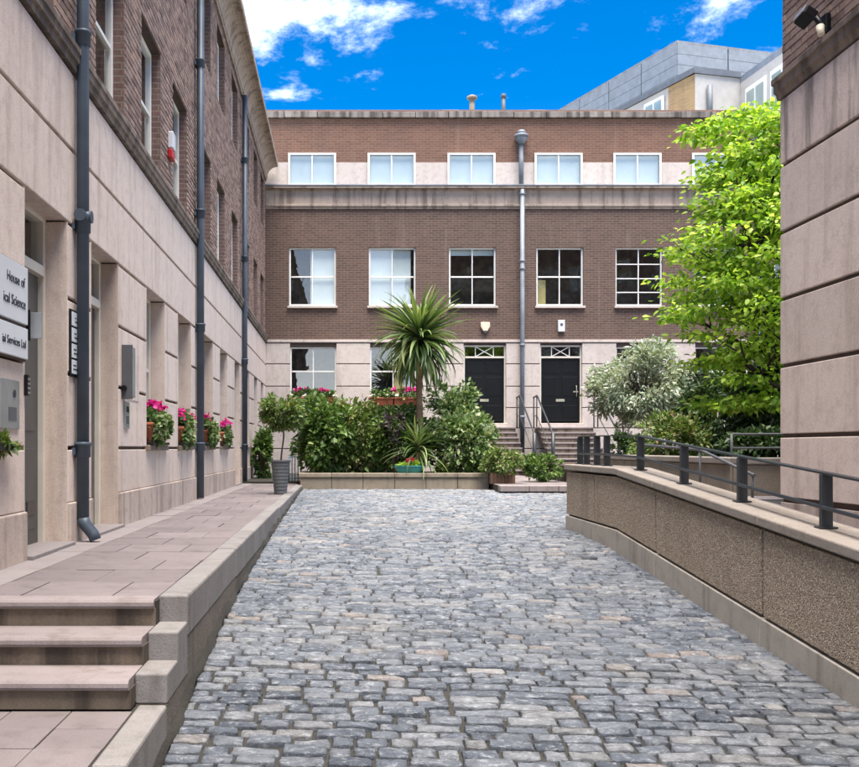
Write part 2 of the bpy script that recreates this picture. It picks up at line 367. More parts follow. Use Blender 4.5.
def wall(name, mat, parent, xf, u0, u1, v0, v1, ops, thick, y0=0.0):
    m = MB(xf)
    for a, b, c, d in rects_minus(u0, u1, v0, v1, ops): m.box(a, b, y0, thick, c, d)
    return m.build(name, mat, parent)
def courses(parent, xf, u0, u1, levels, ops, proud=.03, depth=.26, gap=.035, mat='stone', maxlen=99, chamfer=.008):
    for v0, v1 in zip(levels, levels[1:]):
        mid = (v0 + v1) / 2
        for a, b in free_spans(u0, u1, [(o[0], o[1]) for o in ops if o[2] - .06 < mid < o[3] + .06]):
            n = max(1, math.ceil((b - a) / maxlen))
            for k in range(n):
                p, q = a + (b - a) * k / n, a + (b - a) * (k + 1) / n
                box('stone_course', mat, parent, p, q - (.004 if k < n - 1 else 0), -proud, depth, v0 + gap / 2, v1 - gap / 2, chamfer, xf)
def brick_mesh(V, Fc): return fastmesh('brick', V, Fc)
BQ = np.array([(0, 1, 5, 4), (1, 2, 6, 5), (3, 0, 4, 7), (4, 5, 6, 7)])   # filled below
def brick_field(parent, xf, u0, u1, v0, v1, ops, score, mat='brick', proud=.012, course=.075, length=.225, j=.010, nsingle=300):
    """real bricks in stretcher bond; those that show largest are objects of their own, the rest one mesh"""
    L = []
    row = 0; v = v0
    while v + course <= v1 + 1e-6:
        mid = v + course / 2
        for a, b in free_spans(u0, u1, [(o[0], o[1]) for o in ops if o[2] < mid < o[3]]):
            k0 = math.floor(a / length) - 1; off = (row % 2) * length / 2
            x = k0 * length + off
            while x < b:
                p, q = max(x, a), min(x + length, b)
                if q - p > .04: L.append((p + j / 2, q - j / 2, v + j / 2, v + course - j / 2))
                x += length
        v += course; row += 1
    L.sort(key=score)
    jit = rng.normal(0, .0022, len(L))
    def geo(p, q, c, d, e):
        f = -proud - e; r = .004
        vs = [(p, 0, c), (q, 0, c), (q, 0, d), (p, 0, d), (p + r, f, c + r), (q - r, f, c + r), (q - r, f, d - r), (p + r, f, d - r)]
        return [xf(Vector(t)) for t in vs]
    fs = [(4, 5, 6, 7), (0, 1, 5, 4), (1, 2, 6, 5), (2, 3, 7, 6), (3, 0, 4, 7)]
    off = wloc(parent); cache = {}
    for i, b in enumerate(L[:nsingle]):
        c = Vector((b[0], 0, b[2])); key = (round(b[1] - b[0], 3), i % 4)
        o_w = xf(c)
        if key not in cache:
            me = bpy.data.meshes.new('brick'); me.from_pydata([tuple(t - o_w) for t in geo(*b, jit[i])], [], fs); me.materials.append(MATS[mat]); cache[key] = me
        o = bpy.data.objects.new('brick', cache[key]); o.location = o_w - off; link(o, parent)
    V = []; Fc = []
    for i, b in enumerate(L[nsingle:]):
        k = len(V); V += [tuple(t - off) for t in geo(*b, jit[nsingle + i])]; Fc += [tuple(k + a for a in f) for f in fs]
    if V:
        me = fastmesh('brickwork', V, Fc); o = meshobj('brickwork', me, mat, parent, False); tag(o, kind='stuff')

def window(parent, xf, u0, u1, v0, v1, inset, cols=2, rows=2, fw=.055, bar=.03, mat='white_paint', blind=None, sill=None, meet=True, sillmat='white_paint', rowsplit=None):
    """a window in its opening: the frame is the part, panes, bars, blind and sill its pieces"""
    m = MB(xf); y0, y1 = inset, inset + .07
    m.box(u0, u0 + fw, y0, y1, v0, v1).box(u1 - fw, u1, y0, y1, v0, v1).box(u0 + fw, u1 - fw, y0, y1, v0, v0 + fw * 1.2).box(u0 + fw, u1 - fw, y0, y1, v1 - fw, v1)
    wdw = m.build('window', mat, parent, .006)
    a, b, c, d = u0 + fw, u1 - fw, v0 + fw * 1.2, v1 - fw
    us = [a + (b - a) * i / cols for i in range(cols + 1)]
    vs = rowsplit and [c + (d - c) * t for t in rowsplit] or [c + (d - c) * i / rows for i in range(rows + 1)]
    for t in us[1:-1]: box('glazing_bar', mat, wdw, t - bar / 2, t + bar / 2, y0 + .012, y1 - .012, c, d, 0, xf)
    for i, t in enumerate(vs[1:-1]):
        hb = bar * (1.5 if meet else 1)
        for p, q in zip(us, us[1:]):
            box('glazing_bar', mat, wdw, p + bar / 2, q - bar / 2, y0 + .008, y1 - .014, t - hb / 2, t + hb / 2, 0, xf)
    for p, q in zip(us, us[1:]):
        for r, t in zip(vs, vs[1:]):
            e = random.uniform(-.0035, .0035); g = random.uniform(-.0025, .0025); yy = y0 + .04
            MB(xf).add([(p, yy + e, r), (q, yy - e, r), (q, yy - e + g, t), (p, yy + e + g, t)], [(0, 1, 2, 3)]).build('pane', 'glass', wdw)
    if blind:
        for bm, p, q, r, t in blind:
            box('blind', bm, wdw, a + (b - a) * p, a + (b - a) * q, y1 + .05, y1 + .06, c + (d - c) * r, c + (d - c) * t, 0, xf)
    if sill:
        box('sill', sillmat, wdw, u0 - .05, u1 + .05, -sill, inset + .01, v0 - .075, v0 - .004, .008, xf)
    return wdw

def leaves(name, mat, parent, P, size, out=None, aspect=.5, jitter=.35, droop=.2, kind=None, upbias=.5):
    """P: leaf positions; out: preferred growing directions"""
    n = len(P); d = rng.normal(size=(n, 3)); d /= np.linalg.norm(d, axis=1)[:, None]
    if out is not None: d = d * .8 + out
    d[:, 2] -= droop; d /= np.linalg.norm(d, axis=1)[:, None]
    nrm = rng.normal(size=(n, 3)) + np.array((0, -.25, upbias * 2)); sd = np.cross(d, nrm); sd /= np.linalg.norm(sd, axis=1)[:, None] + 1e-9
    up = np.cross(sd, d); L = (size * (1 + rng.uniform(-jitter, jitter, n)))[:, None]; W = L * aspect
    fold = up * L * .10
    q1, q2 = P + d * L * .28 + fold * .8, P + d * L * .66 - up * L * .02 + fold * .6
    V = np.stack([P, q1 + sd * W * .46, q2 + sd * W * .38, P + d * L - up * L * .10, q2 - sd * W * .38, q1 - sd * W * .46, P + d * L * .5 - up * L * .01], 1).reshape(-1, 3); i = np.arange(n)[:, None] * 7
    Fc = np.concatenate([i + np.array(t_) for t_ in ((0, 1, 6), (1, 2, 6), (2, 3, 6), (3, 4, 6), (4, 5, 6), (5, 0, 6))], 0)
    me = fastmesh(name, V, Fc); o = meshobj(name, me, mat, parent)
    if kind: o['kind'] = kind
    return o
def blobpts(n, c, r, shell=.55, clumps=14, spread=.3, flat=0.0):
    """points in clumps through an ellipsoid, thicker near its skin; returns positions and outward directions"""
    c = np.array(c); r = np.array(r)
    k = rng.normal(size=(clumps, 3)); k /= np.linalg.norm(k, axis=1)[:, None]; k *= rng.uniform(shell, .92, clumps)[:, None]
    w_ = rng.uniform(.5, 1.5, clumps); idx = rng.choice(clumps, n, p=w_ / w_.sum())
    o = rng.normal(size=(n, 3)); o /= np.linalg.norm(o, axis=1)[:, None]; o *= (rng.uniform(0, 1, n) ** .45)[:, None] * spread
    q = k[idx] + o
    if flat: q[:, 2] = np.maximum(q[:, 2], -flat)
    d = q / (np.linalg.norm(q, axis=1)[:, None] + 1e-6)
    return c + q * r, d

# ------------------------------------------------------------------ levels of the ground
def prof(pts): xs, ys = zip(*pts); return lambda t: float(np.interp(t, xs, ys))
hL = prof([(-6, -2.30), (0, -1.95), (3.5, -1.66), (4.8, -1.53), (5.5, -1.42), (7.73, -1.228), (12, -1.08), (20, -.94), (23, -.93)])
hR = prof([(-6, -2.40), (0, -1.97), (5.62, -1.517), (9.29, -1.2325), (11.3, -1.09), (13, -1.07), (22, -.935), (23, -.93)])
XL, XR = -.885, 3.0
def gz(x, y):
    t = (x - XL) / (XR - XL); t = max(-.1, min(1.1, t))
    s = lambda f: (f(y - .8) + f(y) * 2 + f(y + .8)) / 4
    return s(hL) * (1 - t) + s(hR) * t
PAVE = -.855; LAND = -1.305; D = 31.29; WX = -2.45

# ------------------------------------------------------------------ the setting
g = MB(); g.add([(-150, -60, -2.6), (150, -60, -2.6), (150, 240, -2.6), (-150, 240, -2.6)], [(0, 1, 2, 3)])
tag(g.build('ground', 'ground'), kind='structure')

lane = bpy.data.objects.new('cobbled_lane', None); link(lane); lane['kind'] = 'structure'
ys = np.arange(-4, 23.01, .25); xs = np.linspace(XL - .1, XR + .1, 6); V = []; Fc = []
V = [(x, y, gz(x, y) - .024) for y in ys for x in xs]
Fc = [(r * 6 + c, r * 6 + c + 1, (r + 1) * 6 + c + 1, (r + 1) * 6 + c) for r in range(len(ys) - 1) for c in range(5)]
xs2 = np.linspace(XR + .1, 5.6, 4); b0 = len(V)
ys3 = np.arange(13.2, 23.01, .4)
V += [(x, y, gz(XR, y) - .024) for y in ys3 for x in xs2]
Fc += [(b0 + r * 4 + c, b0 + r * 4 + c + 1, b0 + (r + 1) * 4 + c + 1, b0 + (r + 1) * 4 + c) for r in range(len(ys3) - 1) for c in range(3)]
meshobj('lane_bed', fastmesh('lane_bed', V, Fc), 'joint_dirt', lane)

def sett_shape(seed):
    """unit sett about its centre: base ring, rounded shoulder, uneven worn top"""
    r = random.Random(seed)
    ring = [(-1, -1), (-.35, -1), (.35, -1), (1, -1), (1, 0), (1, 1), (.35, 1), (-.35, 1), (-1, 1), (-1, 0)]
    n = len(ring); vs = []
    jr = [(r.uniform(-.07, .05), r.uniform(-.13, .09)) for _ in ring]
    crn = lambda i: .965 if abs(ring[i][0]) == 1 and abs(ring[i][1]) == 1 else 1.0
    base = [((p[0] * crn(i)) * .5 + jr[i][0] * .5, (p[1] * crn(i)) * .5 + jr[i][1] * .5) for i, p in enumerate(ring)]
    vs += [(x, y, -.06) for x, y in base]
    vs += [(x * .99, y * .985, -.009 + r.uniform(-.003, .003)) for x, y in base]
    vs += [(x * (.95 + r.uniform(-.04, .02)), y * (.9 + r.uniform(-.08, .03)), -.001 + r.uniform(-.005, .003)) for x, y in base]
    vs += [(x * .5 + r.uniform(-.04, .04), y * .45, .002 + r.uniform(-.006, .005)) for x, y in base]
    vs.append((r.uniform(-.1, .1), r.uniform(-.1, .1), .004 + r.uniform(-.004, .004)))
    fs = [(k * n + i, k * n + (i + 1) % n, (k + 1) * n + (i + 1) % n, (k + 1) * n + i) for k in range(3) for i in range(n)]
    tris = [(3 * n + i, 3 * n + (i + 1) % n, 4 * n) for i in range(n)]
    return np.array(vs), fs + tris
shapes = [sett_shape(i) for i in range(16)]
setts = []
# two sett-filled access covers break the bond: (x0, x1, y0, y1)
covers = [(.62, 1.36, 5.35, 5.85), (.36, 1.2, 9.1, 9.75)]
y = -1.0
while y < 22.0:
    dep = random.uniform(.090, .124); skew = .010 * math.sin(y * .9) + .006
    right = XR + .05 if y < 13.0 else 5.5
    spans = [(XL + .012, right, False)]
    for c in covers:
        if c[2] < y + dep / 2 < c[3]: spans = [(XL + .012, c[0], False), (c[0] + .012, c[1] - .012, True), (c[1], right, False)]
    for s0, s1, long_ in spans:
        x = s0 - (0 if long_ else random.uniform(0, .09))
        while x < s1:
            ln = random.choice((.13, .17, .19, .21, .225, .24, .27)) * random.uniform(.92, 1.08) * (1.5 if long_ else 1)
            if s1 - (x + ln) < .08: ln = s1 - x
            x0, x1 = max(x, s0), min(x + ln, s1)
            if x1 - x0 > .06:
                cx = (x0 + x1) / 2; yy = y + dep / 2 + skew * (cx - 1) + random.uniform(-.006, .006)
                setts.append((cx, yy, x1 - x0 - random.uniform(.006, .02), dep - random.uniform(.005, .016), random.gauss(0, .005)))
            x += ln
    y += dep
def inframe(s): 
    return s[1] > 4.35 and abs(s[0]) >= 0 and (VX + s[0] * F / s[1]) > 150 and (VX + s[0] * F / s[1]) < 875 and (VY - gz(s[0], s[1]) * F / s[1]) < 778
setts.sort(key=lambda s: (not inframe(s), s[1]))
def slopes(x, y): return (gz(x, y + .2) - gz(x, y - .2)) / .4, (gz(x + .2, y) - gz(x - .2, y)) / .4
sm_mesh = {}
for i, (cx, cy, lx, ly, dz) in enumerate(setts[:300]):
    k = i % 16
    if k not in sm_mesh:
        vs, fs = shapes[k]; me = bpy.data.meshes.new('sett'); me.from_pydata([tuple(v) for v in vs], [], fs); me.materials.append(MATS['sett'])
        for p in me.polygons: p.use_smooth = True
        sm_mesh[k] = me
    o = bpy.data.objects.new('sett', sm_mesh[k]); link(o, lane); sy, sx = slopes(cx, cy)
    o.location = (cx, cy, gz(cx, cy) + dz); o.scale = (lx, ly, 1); o.rotation_euler = (math.atan(sy) + random.gauss(0, .025), -math.atan(sx) + random.gauss(0, .018), random.gauss(0, .012))
V = []; Fc3 = []; Fc4 = []
for cx, cy, lx, ly, dz in setts[300:]:
    vs, fs = random.choice(shapes); b0 = len(V); sy, sx = slopes(cx, cy); sy += random.gauss(0, .025); sx += random.gauss(0, .018); zc = gz(cx, cy) + dz
    fl = random.choice((-1, 1)), random.choice((-1, 1))
    V += [(cx + p[0] * lx, cy + p[1] * ly, zc + p[2] + p[0] * lx * sx + p[1] * ly * sy) for p in vs]
    Fc4 += [tuple(b0 + i for i in f) for f in fs]
me = bpy.data.meshes.new('sett_paving'); me.from_pydata(V, [], Fc4); me.materials.append(MATS['sett']); me.polygons.foreach_set('use_smooth', [True] * len(me.polygons))
o = bpy.data.objects.new('sett_paving', me); link(o, lane); o['kind'] = 'stuff'

# ---- raised pavement on the left, its steps, kerb and lower landing
pav = bpy.data.objects.new('raised_pavement', None); link(pav); pav['kind'] = 'structure'
box('pavement_bed', 'joint_dirt', pav, WX - .3, -1.045, 5.5, D, -2.6, PAVE - .012)
yy = 5.62; r_ = 0
rowsd = []
while yy < D - .05:
    dd = min(.60, D - yy)
    if 8.95 < yy + .0 < 9.4 and not any(abs(t - yy) < .01 for t in rowsd): pass
    cols = [(-2.45, -2.12, 'paver_pale'), (-2.12, -1.59, 'paver'), (-1.59, -1.055, 'paver')] if r_ % 2 else [(-2.45, -2.12, 'paver_pale'), (-2.12, -1.86, 'paver'), (-1.86, -1.33, 'paver'), (-1.33, -1.055, 'paver')]
    for a, b, mt in cols:
        box('paving_slab', mt, pav, a + .004, b - .004, yy + .004, yy + dd - .004, PAVE - .05, PAVE + random.uniform(-.004, .003), .004)
    yy += dd; r_ += 1
    if abs(yy - 9.22) < .31:                # drain channel across the pavement
        box('drain_channel', 'groove', pav, -2.45, -1.055, yy, yy + .045, PAVE - .05, PAVE - .006); yy += .045
# kerb
yk = 5.6
while yk < 22.6:
    ln = random.uniform(.72, .98)
    e = min(yk + ln, 22.6)
    box('kerb_stone', 'kerb', pav, -1.05 + random.uniform(-.003, .003), -.885 + random.uniform(-.006, .006), yk + .004, e - .004, PAVE - .24, PAVE + .012 + random.uniform(-.006, .006), .016)
    yk = e
MB().prism([(5.61, -2.6), (22.6, -2.6), (22.6, PAVE - .24), (5.61, PAVE - .24)], 'x', -1.05, -.89).build('kerb_wall', 'kerb_wall', pav)
V = []; Fc = []
for i, y in enumerate(np.arange(2.0, 22.4, .12)):
    wd = .0 + .012 * math.sin(y * 5.1) + .01 * math.sin(y * 13.7)
    V += [(-.893, y, min(gz(-.88, y) + .05 + .02 * math.sin(y * 7), PAVE - .04)), (-.86 + wd * .3, y, gz(-.85, y) + .02), (-.86 + wd, y, gz(-.8, y) - .012)]
n = len(V) // 3; Fc = [(3 * i + k, 3 * i + k + 1, 3 * i + 4 + k, 3 * i + 3 + k) for i in range(n - 1) for k in (0, 1)]
meshobj('mortar_fillet', fastmesh('mortar_fillet', V, Fc), 'joint_dirt', lane)
# steps
st = thing('stone_steps', 'three pink stone steps with dark risers joining the two pavement levels', 'steps', (-1.7, 5.2, LAND))
for i in range(3):
    top = PAVE - .15 * i; nose = 5.46 - .325 * i
    box('riser', 'riser', st, -4.2, -1.05, nose + .035, nose + .42, top - .15, top - .05)
    m = MB()
    pr = [(nose + .03, top - .055), (nose + .008, top - .05), (nose, top - .035), (nose + .002, top - .015), (nose + .014, top - .002), (nose + .03, top), (nose + .355 if i else 5.62, top), (nose + .355 if i else 5.62, top - .055)]
    m.prism(pr, 'x', -4.2, -1.056).build('tread', 'tread', st)
    bf = 5.6 - .33 * i
    box('cheek_block', 'kerb', st, -1.05, -.885, bf, bf + .326, LAND, top + .006, .010) if i else box('cheek_block', 'kerb', st, -1.05, -.885, bf - .012, bf - .004, top - .15, top, .003)
box('cheek_wall', 'kerb_wall', st, -1.046, -.889, 4.94, 5.6, -2.3, LAND - .002)
land = bpy.data.objects.new('lower_landing', None); link(land); land['kind'] = 'structure'
box('landing_bed', 'joint_dirt', land, -4.2, -1.02, -1, 5.5, -2.6, LAND - .012)
for i in range(13):
    for k in range(11):
        x1 = -1.035 - .302 * k
        box('paving_slab', 'paver', land, x1 - .302 + .003, x1 - .003, 4.82 - .302 * (i + 1) + .003 + .0, 4.82 - .302 * i - .003, LAND - .05, LAND + random.uniform(-.003, .002), .003)
yk = 4.94
while yk > 1.2:
    ln = random.uniform(.9, 1.1)
    MB().prism([(yk - ln + .003, LAND - .3), (yk - .003, LAND - .3), (yk - .003, LAND), (yk - ln + .003, LAND)], 'x', -1.03, -.885).build('kerb_stone', 'kerb', land, .014)
    yk -= ln
box('kerb_wall', 'kerb_wall', land, -1.02, -.89, 1.0, 4.94, -2.6, LAND - .3)

# ---- terrace before the rear house, ramp and upper terrace on the right
ter = bpy.data.objects.new('terrace', None); link(ter); ter['kind'] = 'structure'
TER = -.80
box('terrace_bed', 'joint_dirt', ter, -2.45, 9.0, 23.4, D, -2.6, TER - .012)
box('terrace_bed', 'joint_dirt', ter, 3.40, 9.0, 20.75, 23.4, -2.6, TER - .012)
for k in range(9):
    a = 3.38 + k * .62
    box('step_edge', 'tread', ter, a + .003, a + .617, 20.6 - .05 * k * .4, 20.9, TER - .13, TER, .012)
yy = 20.9; r_ = 0
while yy < 28.9:
    for k in range(9):
        a = 3.4 + k * .6
        box('paving_slab', 'paver', ter, a + .004, a + .596, yy + .004, yy + .596, TER - .05, TER + random.uniform(-.003, .003), .004)
    yy += .6
box('paving_slab', 'paver_pale', ter, -2.44, -1.0, 23.5, D - .02, TER - .09, TER - .045)

capf = lambda y: -.29 if y > 10.6 else -.29 - .0735 * (10.6 - y)     # underside of the parapet cap
bandf = lambda y: -.875 if y > 10.6 else -.875 - .088 * (10.6 - y)
PATH = -.54
ramp = bpy.data.objects.new('ramp_path', None); link(ramp); ramp['kind'] = 'structure'
pf = lambda y: PATH if y > 10 else PATH - .075 * (10 - y)
MB().prism([(0, -2.6), (12.96, -2.6), (12.96, PATH - .012), (10, PATH - .012), (0, pf(0) - .012)], 'x', 3.36, 9).build('ramp_bed', 'joint_dirt', ramp)
box('ramp_bed', 'cap', ramp, 4.3, 9, 12.96, 17, -2.6, PATH - .012)
yy = 3.0
while yy < 16.9:
    for k in range(2 if yy < 10 else 6):
        a = 3.37 + k * .51; b = a + .506
        if yy > 12.4 and a < 4.3: continue
        z0, z1 = pf(yy), pf(yy + .6)
        MB().prism([(yy + .004, z0 - .03), (yy + .596, z1 - .03), (yy + .596, z1), (yy + .004, z0)], 'x', a + .003, b).build('paving_slab', 'paver', ramp)
    yy += .6
bed = bpy.data.objects.new('planting_bed', None); link(bed); bed['kind'] = 'structure'
box('soil', 'soil', bed, 5.3, 18, 17.02, D - .02, -2.6, -.42)
box('soil', 'soil', bed, 4.75, 9.5, 11.25, 17.0, -2.6, -.20)

# ------------------------------------------------------------------ parapet wall with pebble panels
pw = thing('parapet_wall', 'pebble panel parapet wall with pale stone cap beside the cobbles', 'wall', (XR, 9, gz(XR, 9)))
js = [1.6, 4.3, 6.94, 9.29, 11.55, 12.97]
def cut(f, a, b, e=.006):
    pts = [a + e] + [t for t in (10.6,) if a + e < t < b - e] + [b - e]
    return [(t, f(t)) for t in pts]
for a, b in zip(js, js[1:]):
    lo = cut(bandf, a, b, .022); hi = cut(lambda t: capf(t) - .026, a, b, .022)
    MB().prism(lo + hi[::-1], 'x', XR + .012, XR + .36).build('pebble_panel', 'pebble', pw, .004)
    lo2 = cut(lambda t: -2.4, a, b, .008); hi2 = cut(lambda t: bandf(t) - .022, a, b, .008)
    MB().prism(lo2 + hi2[::-1], 'x', XR, XR + .37).build('base_band', 'concrete', pw, .006)
    lo3 = cut(capf, a, b, .005); hi3 = cut(lambda t: capf(t) + .075, a, b, .005)
    MB().prism(lo3 + hi3[::-1], 'x', XR - .022, XR + .39).build('cap_stone', 'cap', pw, .012)
MB().prism([(js[0] + .02, -2.4), (js[-1] - .02, -2.4), (js[-1] - .02, -.31), (10.6, -.31), (js[0] + .02, capf(js[0]) - .02)], 'x', XR + .05, XR + .34).build('core', 'joint_dirt', pw)

rl = thing('metal_railing', 'low dark grey metal railing with two bars along the parapet cap', 'railing', (XR + .18, 9, capf(9) + .075))
PX = XR + .18
posts = [3.75, 5.05, 6.36, 7.69, 8.99, 10.3, 11.6, 12.05, 12.55, 12.9]
for y in posts:
    z = capf(y) + .075; hh = .355
    p = MB().add([(PX - .012, y - .05, z), (PX + .012, y - .05, z), (PX + .012, y + .05, z), (PX - .012, y + .05, z),
                  (PX - .012, y - .05 * .9, z + hh), (PX + .012, y - .045, z + hh), (PX + .012, y + .045, z + hh), (PX - .012, y + .045, z + hh)],
                 [(0, 3, 2, 1), (4, 5, 6, 7), (0, 1, 5, 4), (1, 2, 6, 5), (2, 3, 7, 6), (3, 0, 4, 7)])
    p.v = [Vector((PX + (v.x - PX) * 3.2, y + (v.y - y) * .35, v.z)) for v in p.v]
    po = p.build('post', 'rail', rl, .003)
    box('base_plate', 'rail', po, PX - .06, PX + .06, y - .045, y + .045, z, z + .012, .003)
tops = [Vector((PX, y, capf(y) + .075 + .355)) for y in posts[:-3] + [12.9]]
mids = [Vector((PX - .03, y, capf(y) + .075 + .14)) for y in posts[:-3] + [12.9]]
def bar(path, w_, h_, name, mat, parent):
    m = MB()
    for a, b in zip(path, path[1:]):
        vs = [(p.x + sx * w_ / 2, p.y, p.z + dz) for p in (a, b) for sx, dz in ((-1, 0), (1, 0), (1, h_), (-1, h_))]
        m.add(vs, [(0, 1, 2, 3), (7, 6, 5, 4), (0, 4, 5, 1), (1, 5, 6, 2), (2, 6, 7, 3), (3, 7, 4, 0)])
    return m.build(name, mat, parent)
bar(tops, .06, .014, 'top_rail', 'rail', rl); MB().tube(mids, .014, 8).build('lower_rail', 'rail', rl)

# ------------------------------------------------------------------ left building
lb = thing('brick_building', 'long brick building with pale stone ground floor and white sash windows lining the raised pavement', 'building', (WX - 2, 17, PAVE))
xl = XF_LEFT(WX)
bays = [1.6, 4.28, 6.97, 9.65, 11.86, 14.1, 16.9, 19.1, 21.66, 24.5, 27.1, 29.4]
F1 = [(a, a + 1.3, 3.62, 5.35) for a in bays]; F2 = [(a, a + 1.3, 6.9, 8.45) for a in bays]
GW = [(12.07, 13.37), (14.4, 15.7), (17.12, 18.4), (19.4, 20.75), (24.6, 25.6), (27.0, 28.2), (29.3, 30.4)]
GD = [(3.2, 4.4), (7.42, 8.60), (9.40, 10.56), (22.05, 23.25)]
ops_g = [(a, b, .03, 2.06) for a, b in GW] + [(a, b, PAVE - .1, 2.06) for a, b in GD]
wall('wall_backing', 'groove', lb, xl, 0, D, PAVE - .3, 3.4, [(a - .02, b + .02, c - .02, d + .02) for a, b, c, d in ops_g], .30, .006)
levels = [-.50, .0, .66, 1.33, 2.0, 2.68, 3.385]
courses(lb, xl, 0, D, levels[:5], ops_g, .03, .22)
courses(lb, xl, 0, D, levels[4:], [], .03, .20)
for a, b, c, d in ops_g:
    for p, q in ((a, a + .014), (b - .014, b)): box('jamb', 'stone', lb, p, q, -.027, .228, max(c, PAVE) + .002, d - .06 + .0, .003, xl)
# the plinth runs between the doors
plo = [(a, b, -9, 9) for a, b in GD]
for a, b in free_spans(0, D, [(o[0], o[1]) for o in plo]):
    box('plinth', 'plinth', lb, a, b, -.055, .22, PAVE - .1, -.487, .012, xl)
MB(xl).prism([(-.03, 3.40), (-.06, 3.40), (-.06, 3.46), (-.085, 3.475), (-.085, 3.54), (-.10, 3.55), (-.10, 3.60), (.02, 3.61), (.02, 3.40)], 'x', 0, D).build('string_course', 'string', lb)
wall('brick_backing', 'mortar', lb, xl, 0, D, 3.60, 8.62, F1 + F2, .26, .0)
for a, b, c, d in F1 + F2:
    for p, q in ((a - .002, a + .004), (b - .004, b + .002)): box('reveal', 'brick_reveal', lb, p, q, .002, .2, c, d, 0, xl)
brick_field(lb, xl, 0, D, 3.62, 8.62, F1 + F2, lambda b: (b[2] > .462 * b[0] + .15 or b[0] < 7.2, b[0]))
for a, b, c, d in F1 + F2:
    box('lintel', 'groove', lb, a + .006, b - .006, .002, .2, d - .02, d - .001, 0, xl)
for i, (a, b, c, d) in enumerate(F1):
    window(lb, xl, a + .006, b - .006, c + .0, d - .022, .12, 1, 2, fw=.07, blind=[('blind', 0, 1, .55, 1)] if i % 3 == 1 else None)
for i, (a, b, c, d) in enumerate(F2):
    window(lb, xl, a + .006, b - .006, c + .0, d - .022, .12, 1, 2, fw=.07)
for i, (a, b) in enumerate(GW):
    window(lb, xl, a + .015, b - .015, .04, 2.05, .17, 1, 2, fw=.075, mat='cream_paint', blind=[('blind', 0, 1, .0, 1)] if i in (0, 3) else None)
    box('window_ledge', 'string', lb, a - .04, b + .04, -.07, .20, -.03, .038, .008, xl)
for i, (a, b) in enumerate(GD):
    dr = MB(xl); dr.box(a + .09, b - .09, .21, .26, PAVE + .02, 1.50)
    do = dr.build('door', 'grey_door', lb, .004)
    fr = MB(xl); fr.box(a + .015, a + .09, .16, .27, PAVE, 2.05).box(b - .09, b - .015, .16, .27, PAVE, 2.05).box(a + .09, b - .09, .15, .27, 1.50, 1.59).box(a + .09, b - .09, .16, .27, 1.98, 2.05).box((a + b) / 2 - .02, (a + b) / 2 + .02, .17, .25, 1.59, 1.98)
    fr.build('frame', 'cream_paint', do, .004)
    for p, q in ((a + .09, (a + b) / 2 - .02), ((a + b) / 2 + .02, b - .09)):
        MB(xl).add([(p, .22, 1.59), (q, .22, 1.59), (q, .22, 1.98), (p, .22, 1.98)], [(0, 1, 2, 3)]).build('pane', 'glass', do)
    for p, q in ((PAVE + .16, PAVE + .85), (PAVE + 1.0, 1.38)):
        for s0, s1 in ((a + .2, (a + b) / 2 - .05), ((a + b) / 2 + .05, b - .2)):
            box('panel', 'grey_door', do, s0, s1, .203, .212, p, q, .004, xl)
    box('letter_plate', 'lens_glass', do, b - .42, b - .2, .196, .204, PAVE + .28, PAVE + .40, .003, xl)
    box('threshold', 'paver_pale', lb, a + .003, b - .003, -.10, .30, PAVE - .05, PAVE + .03, .008, xl)
# heavy cove cornice, one block after another
k = 0; yy = 0.0
prof_c = [(.02, 8.6), (-.05, 8.6), (-.05, 8.66), (-.075, 8.68), (-.075, 8.72)] + [(-.075 - .325 * (1 - math.cos(t)), 8.72 + .34 * math.sin(t)) for t in np.linspace(0, math.pi / 2, 8)] + [(-.42, 9.07), (-.42, 9.2), (.02, 9.2)]
while yy < D:
    e = min(yy + 1.75, D)
    MB(xl).prism([(p, z) for p, z in prof_c], 'x', yy + .005, e - .005).build('cornice_block', 'stone_dirty', lb)
    yy = e
box('roof', 'lead', lb, .02, D, .0, 8, 9.0, 9.24, 0, lambda p: Vector((WX - p.y - .02, p.x, p.z)))
box('interior_wall', 'interior', lb, 0, D, 1.4, 1.5, PAVE - .3, 9.0, 0, xl)
box('end_wall', 'brick_reveal', lb, -.26, -.002, .0, 8, PAVE - .3, 9.2, 0, xl)
for z in (PAVE - .1, 3.3, 6.1):
    box('interior_floor', 'interior', lb, 0, D, .31, 1.4, z, z + .1, 0, xl)

# drainpipes on the left building
def drainpipe(y, r, z1, collars, label, shoe=False, knob=None):
    x = WX + .045 + r
    t = thing('drainpipe', label, 'drainpipe', (x, y, PAVE), 'drainpipes')
    path = [(x, y, z1), (x, y, PAVE + (.22 if shoe else .02))]
    if shoe: path += [(x + .02, y, PAVE + .16), (x + .10, y - .02, PAVE + .07), (x + .12, y - .02, PAVE + .02)]
    MB().tube(path[:2], r, 14).build('pipe', 'pipe', t)
    if shoe: MB().tube(path[1:], [r, r, r * .98, r * .96], 14).build('shoe', 'pipe', t)
    for z in collars:
        c = MB().lathe((x, y, z), [(r * 1.02, -.07), (r * 1.25, -.06), (r * 1.25, .04), (r * 1.4, .045), (r * 1.4, .07), (r * 1.02, .075)], 16).build('collar', 'pipe', t)
        box('bracket', 'pipe', c, WX + .02, x - r * .9, y - r * 1.7, y + r * 1.7, z - .045, z + .02, .003)
    if knob:
        MB().tube([(x - .02, y, knob), (x + r * 1.5, y - .0, knob)], r * 1.0, 14).build('access_cap', 'pipe', t)
        MB().tube([(x, y - r * 2.0, knob), (x, y + r * 1.2, knob)], r * 1.0, 14).build('access_cap', 'pipe', t)
drainpipe(8.83, .056, 8.6, [-.02, 2.02, 3.72, 6.5], 'thick blue-grey drainpipe with angled shoe between the two doors near the steps', True, 2.10)
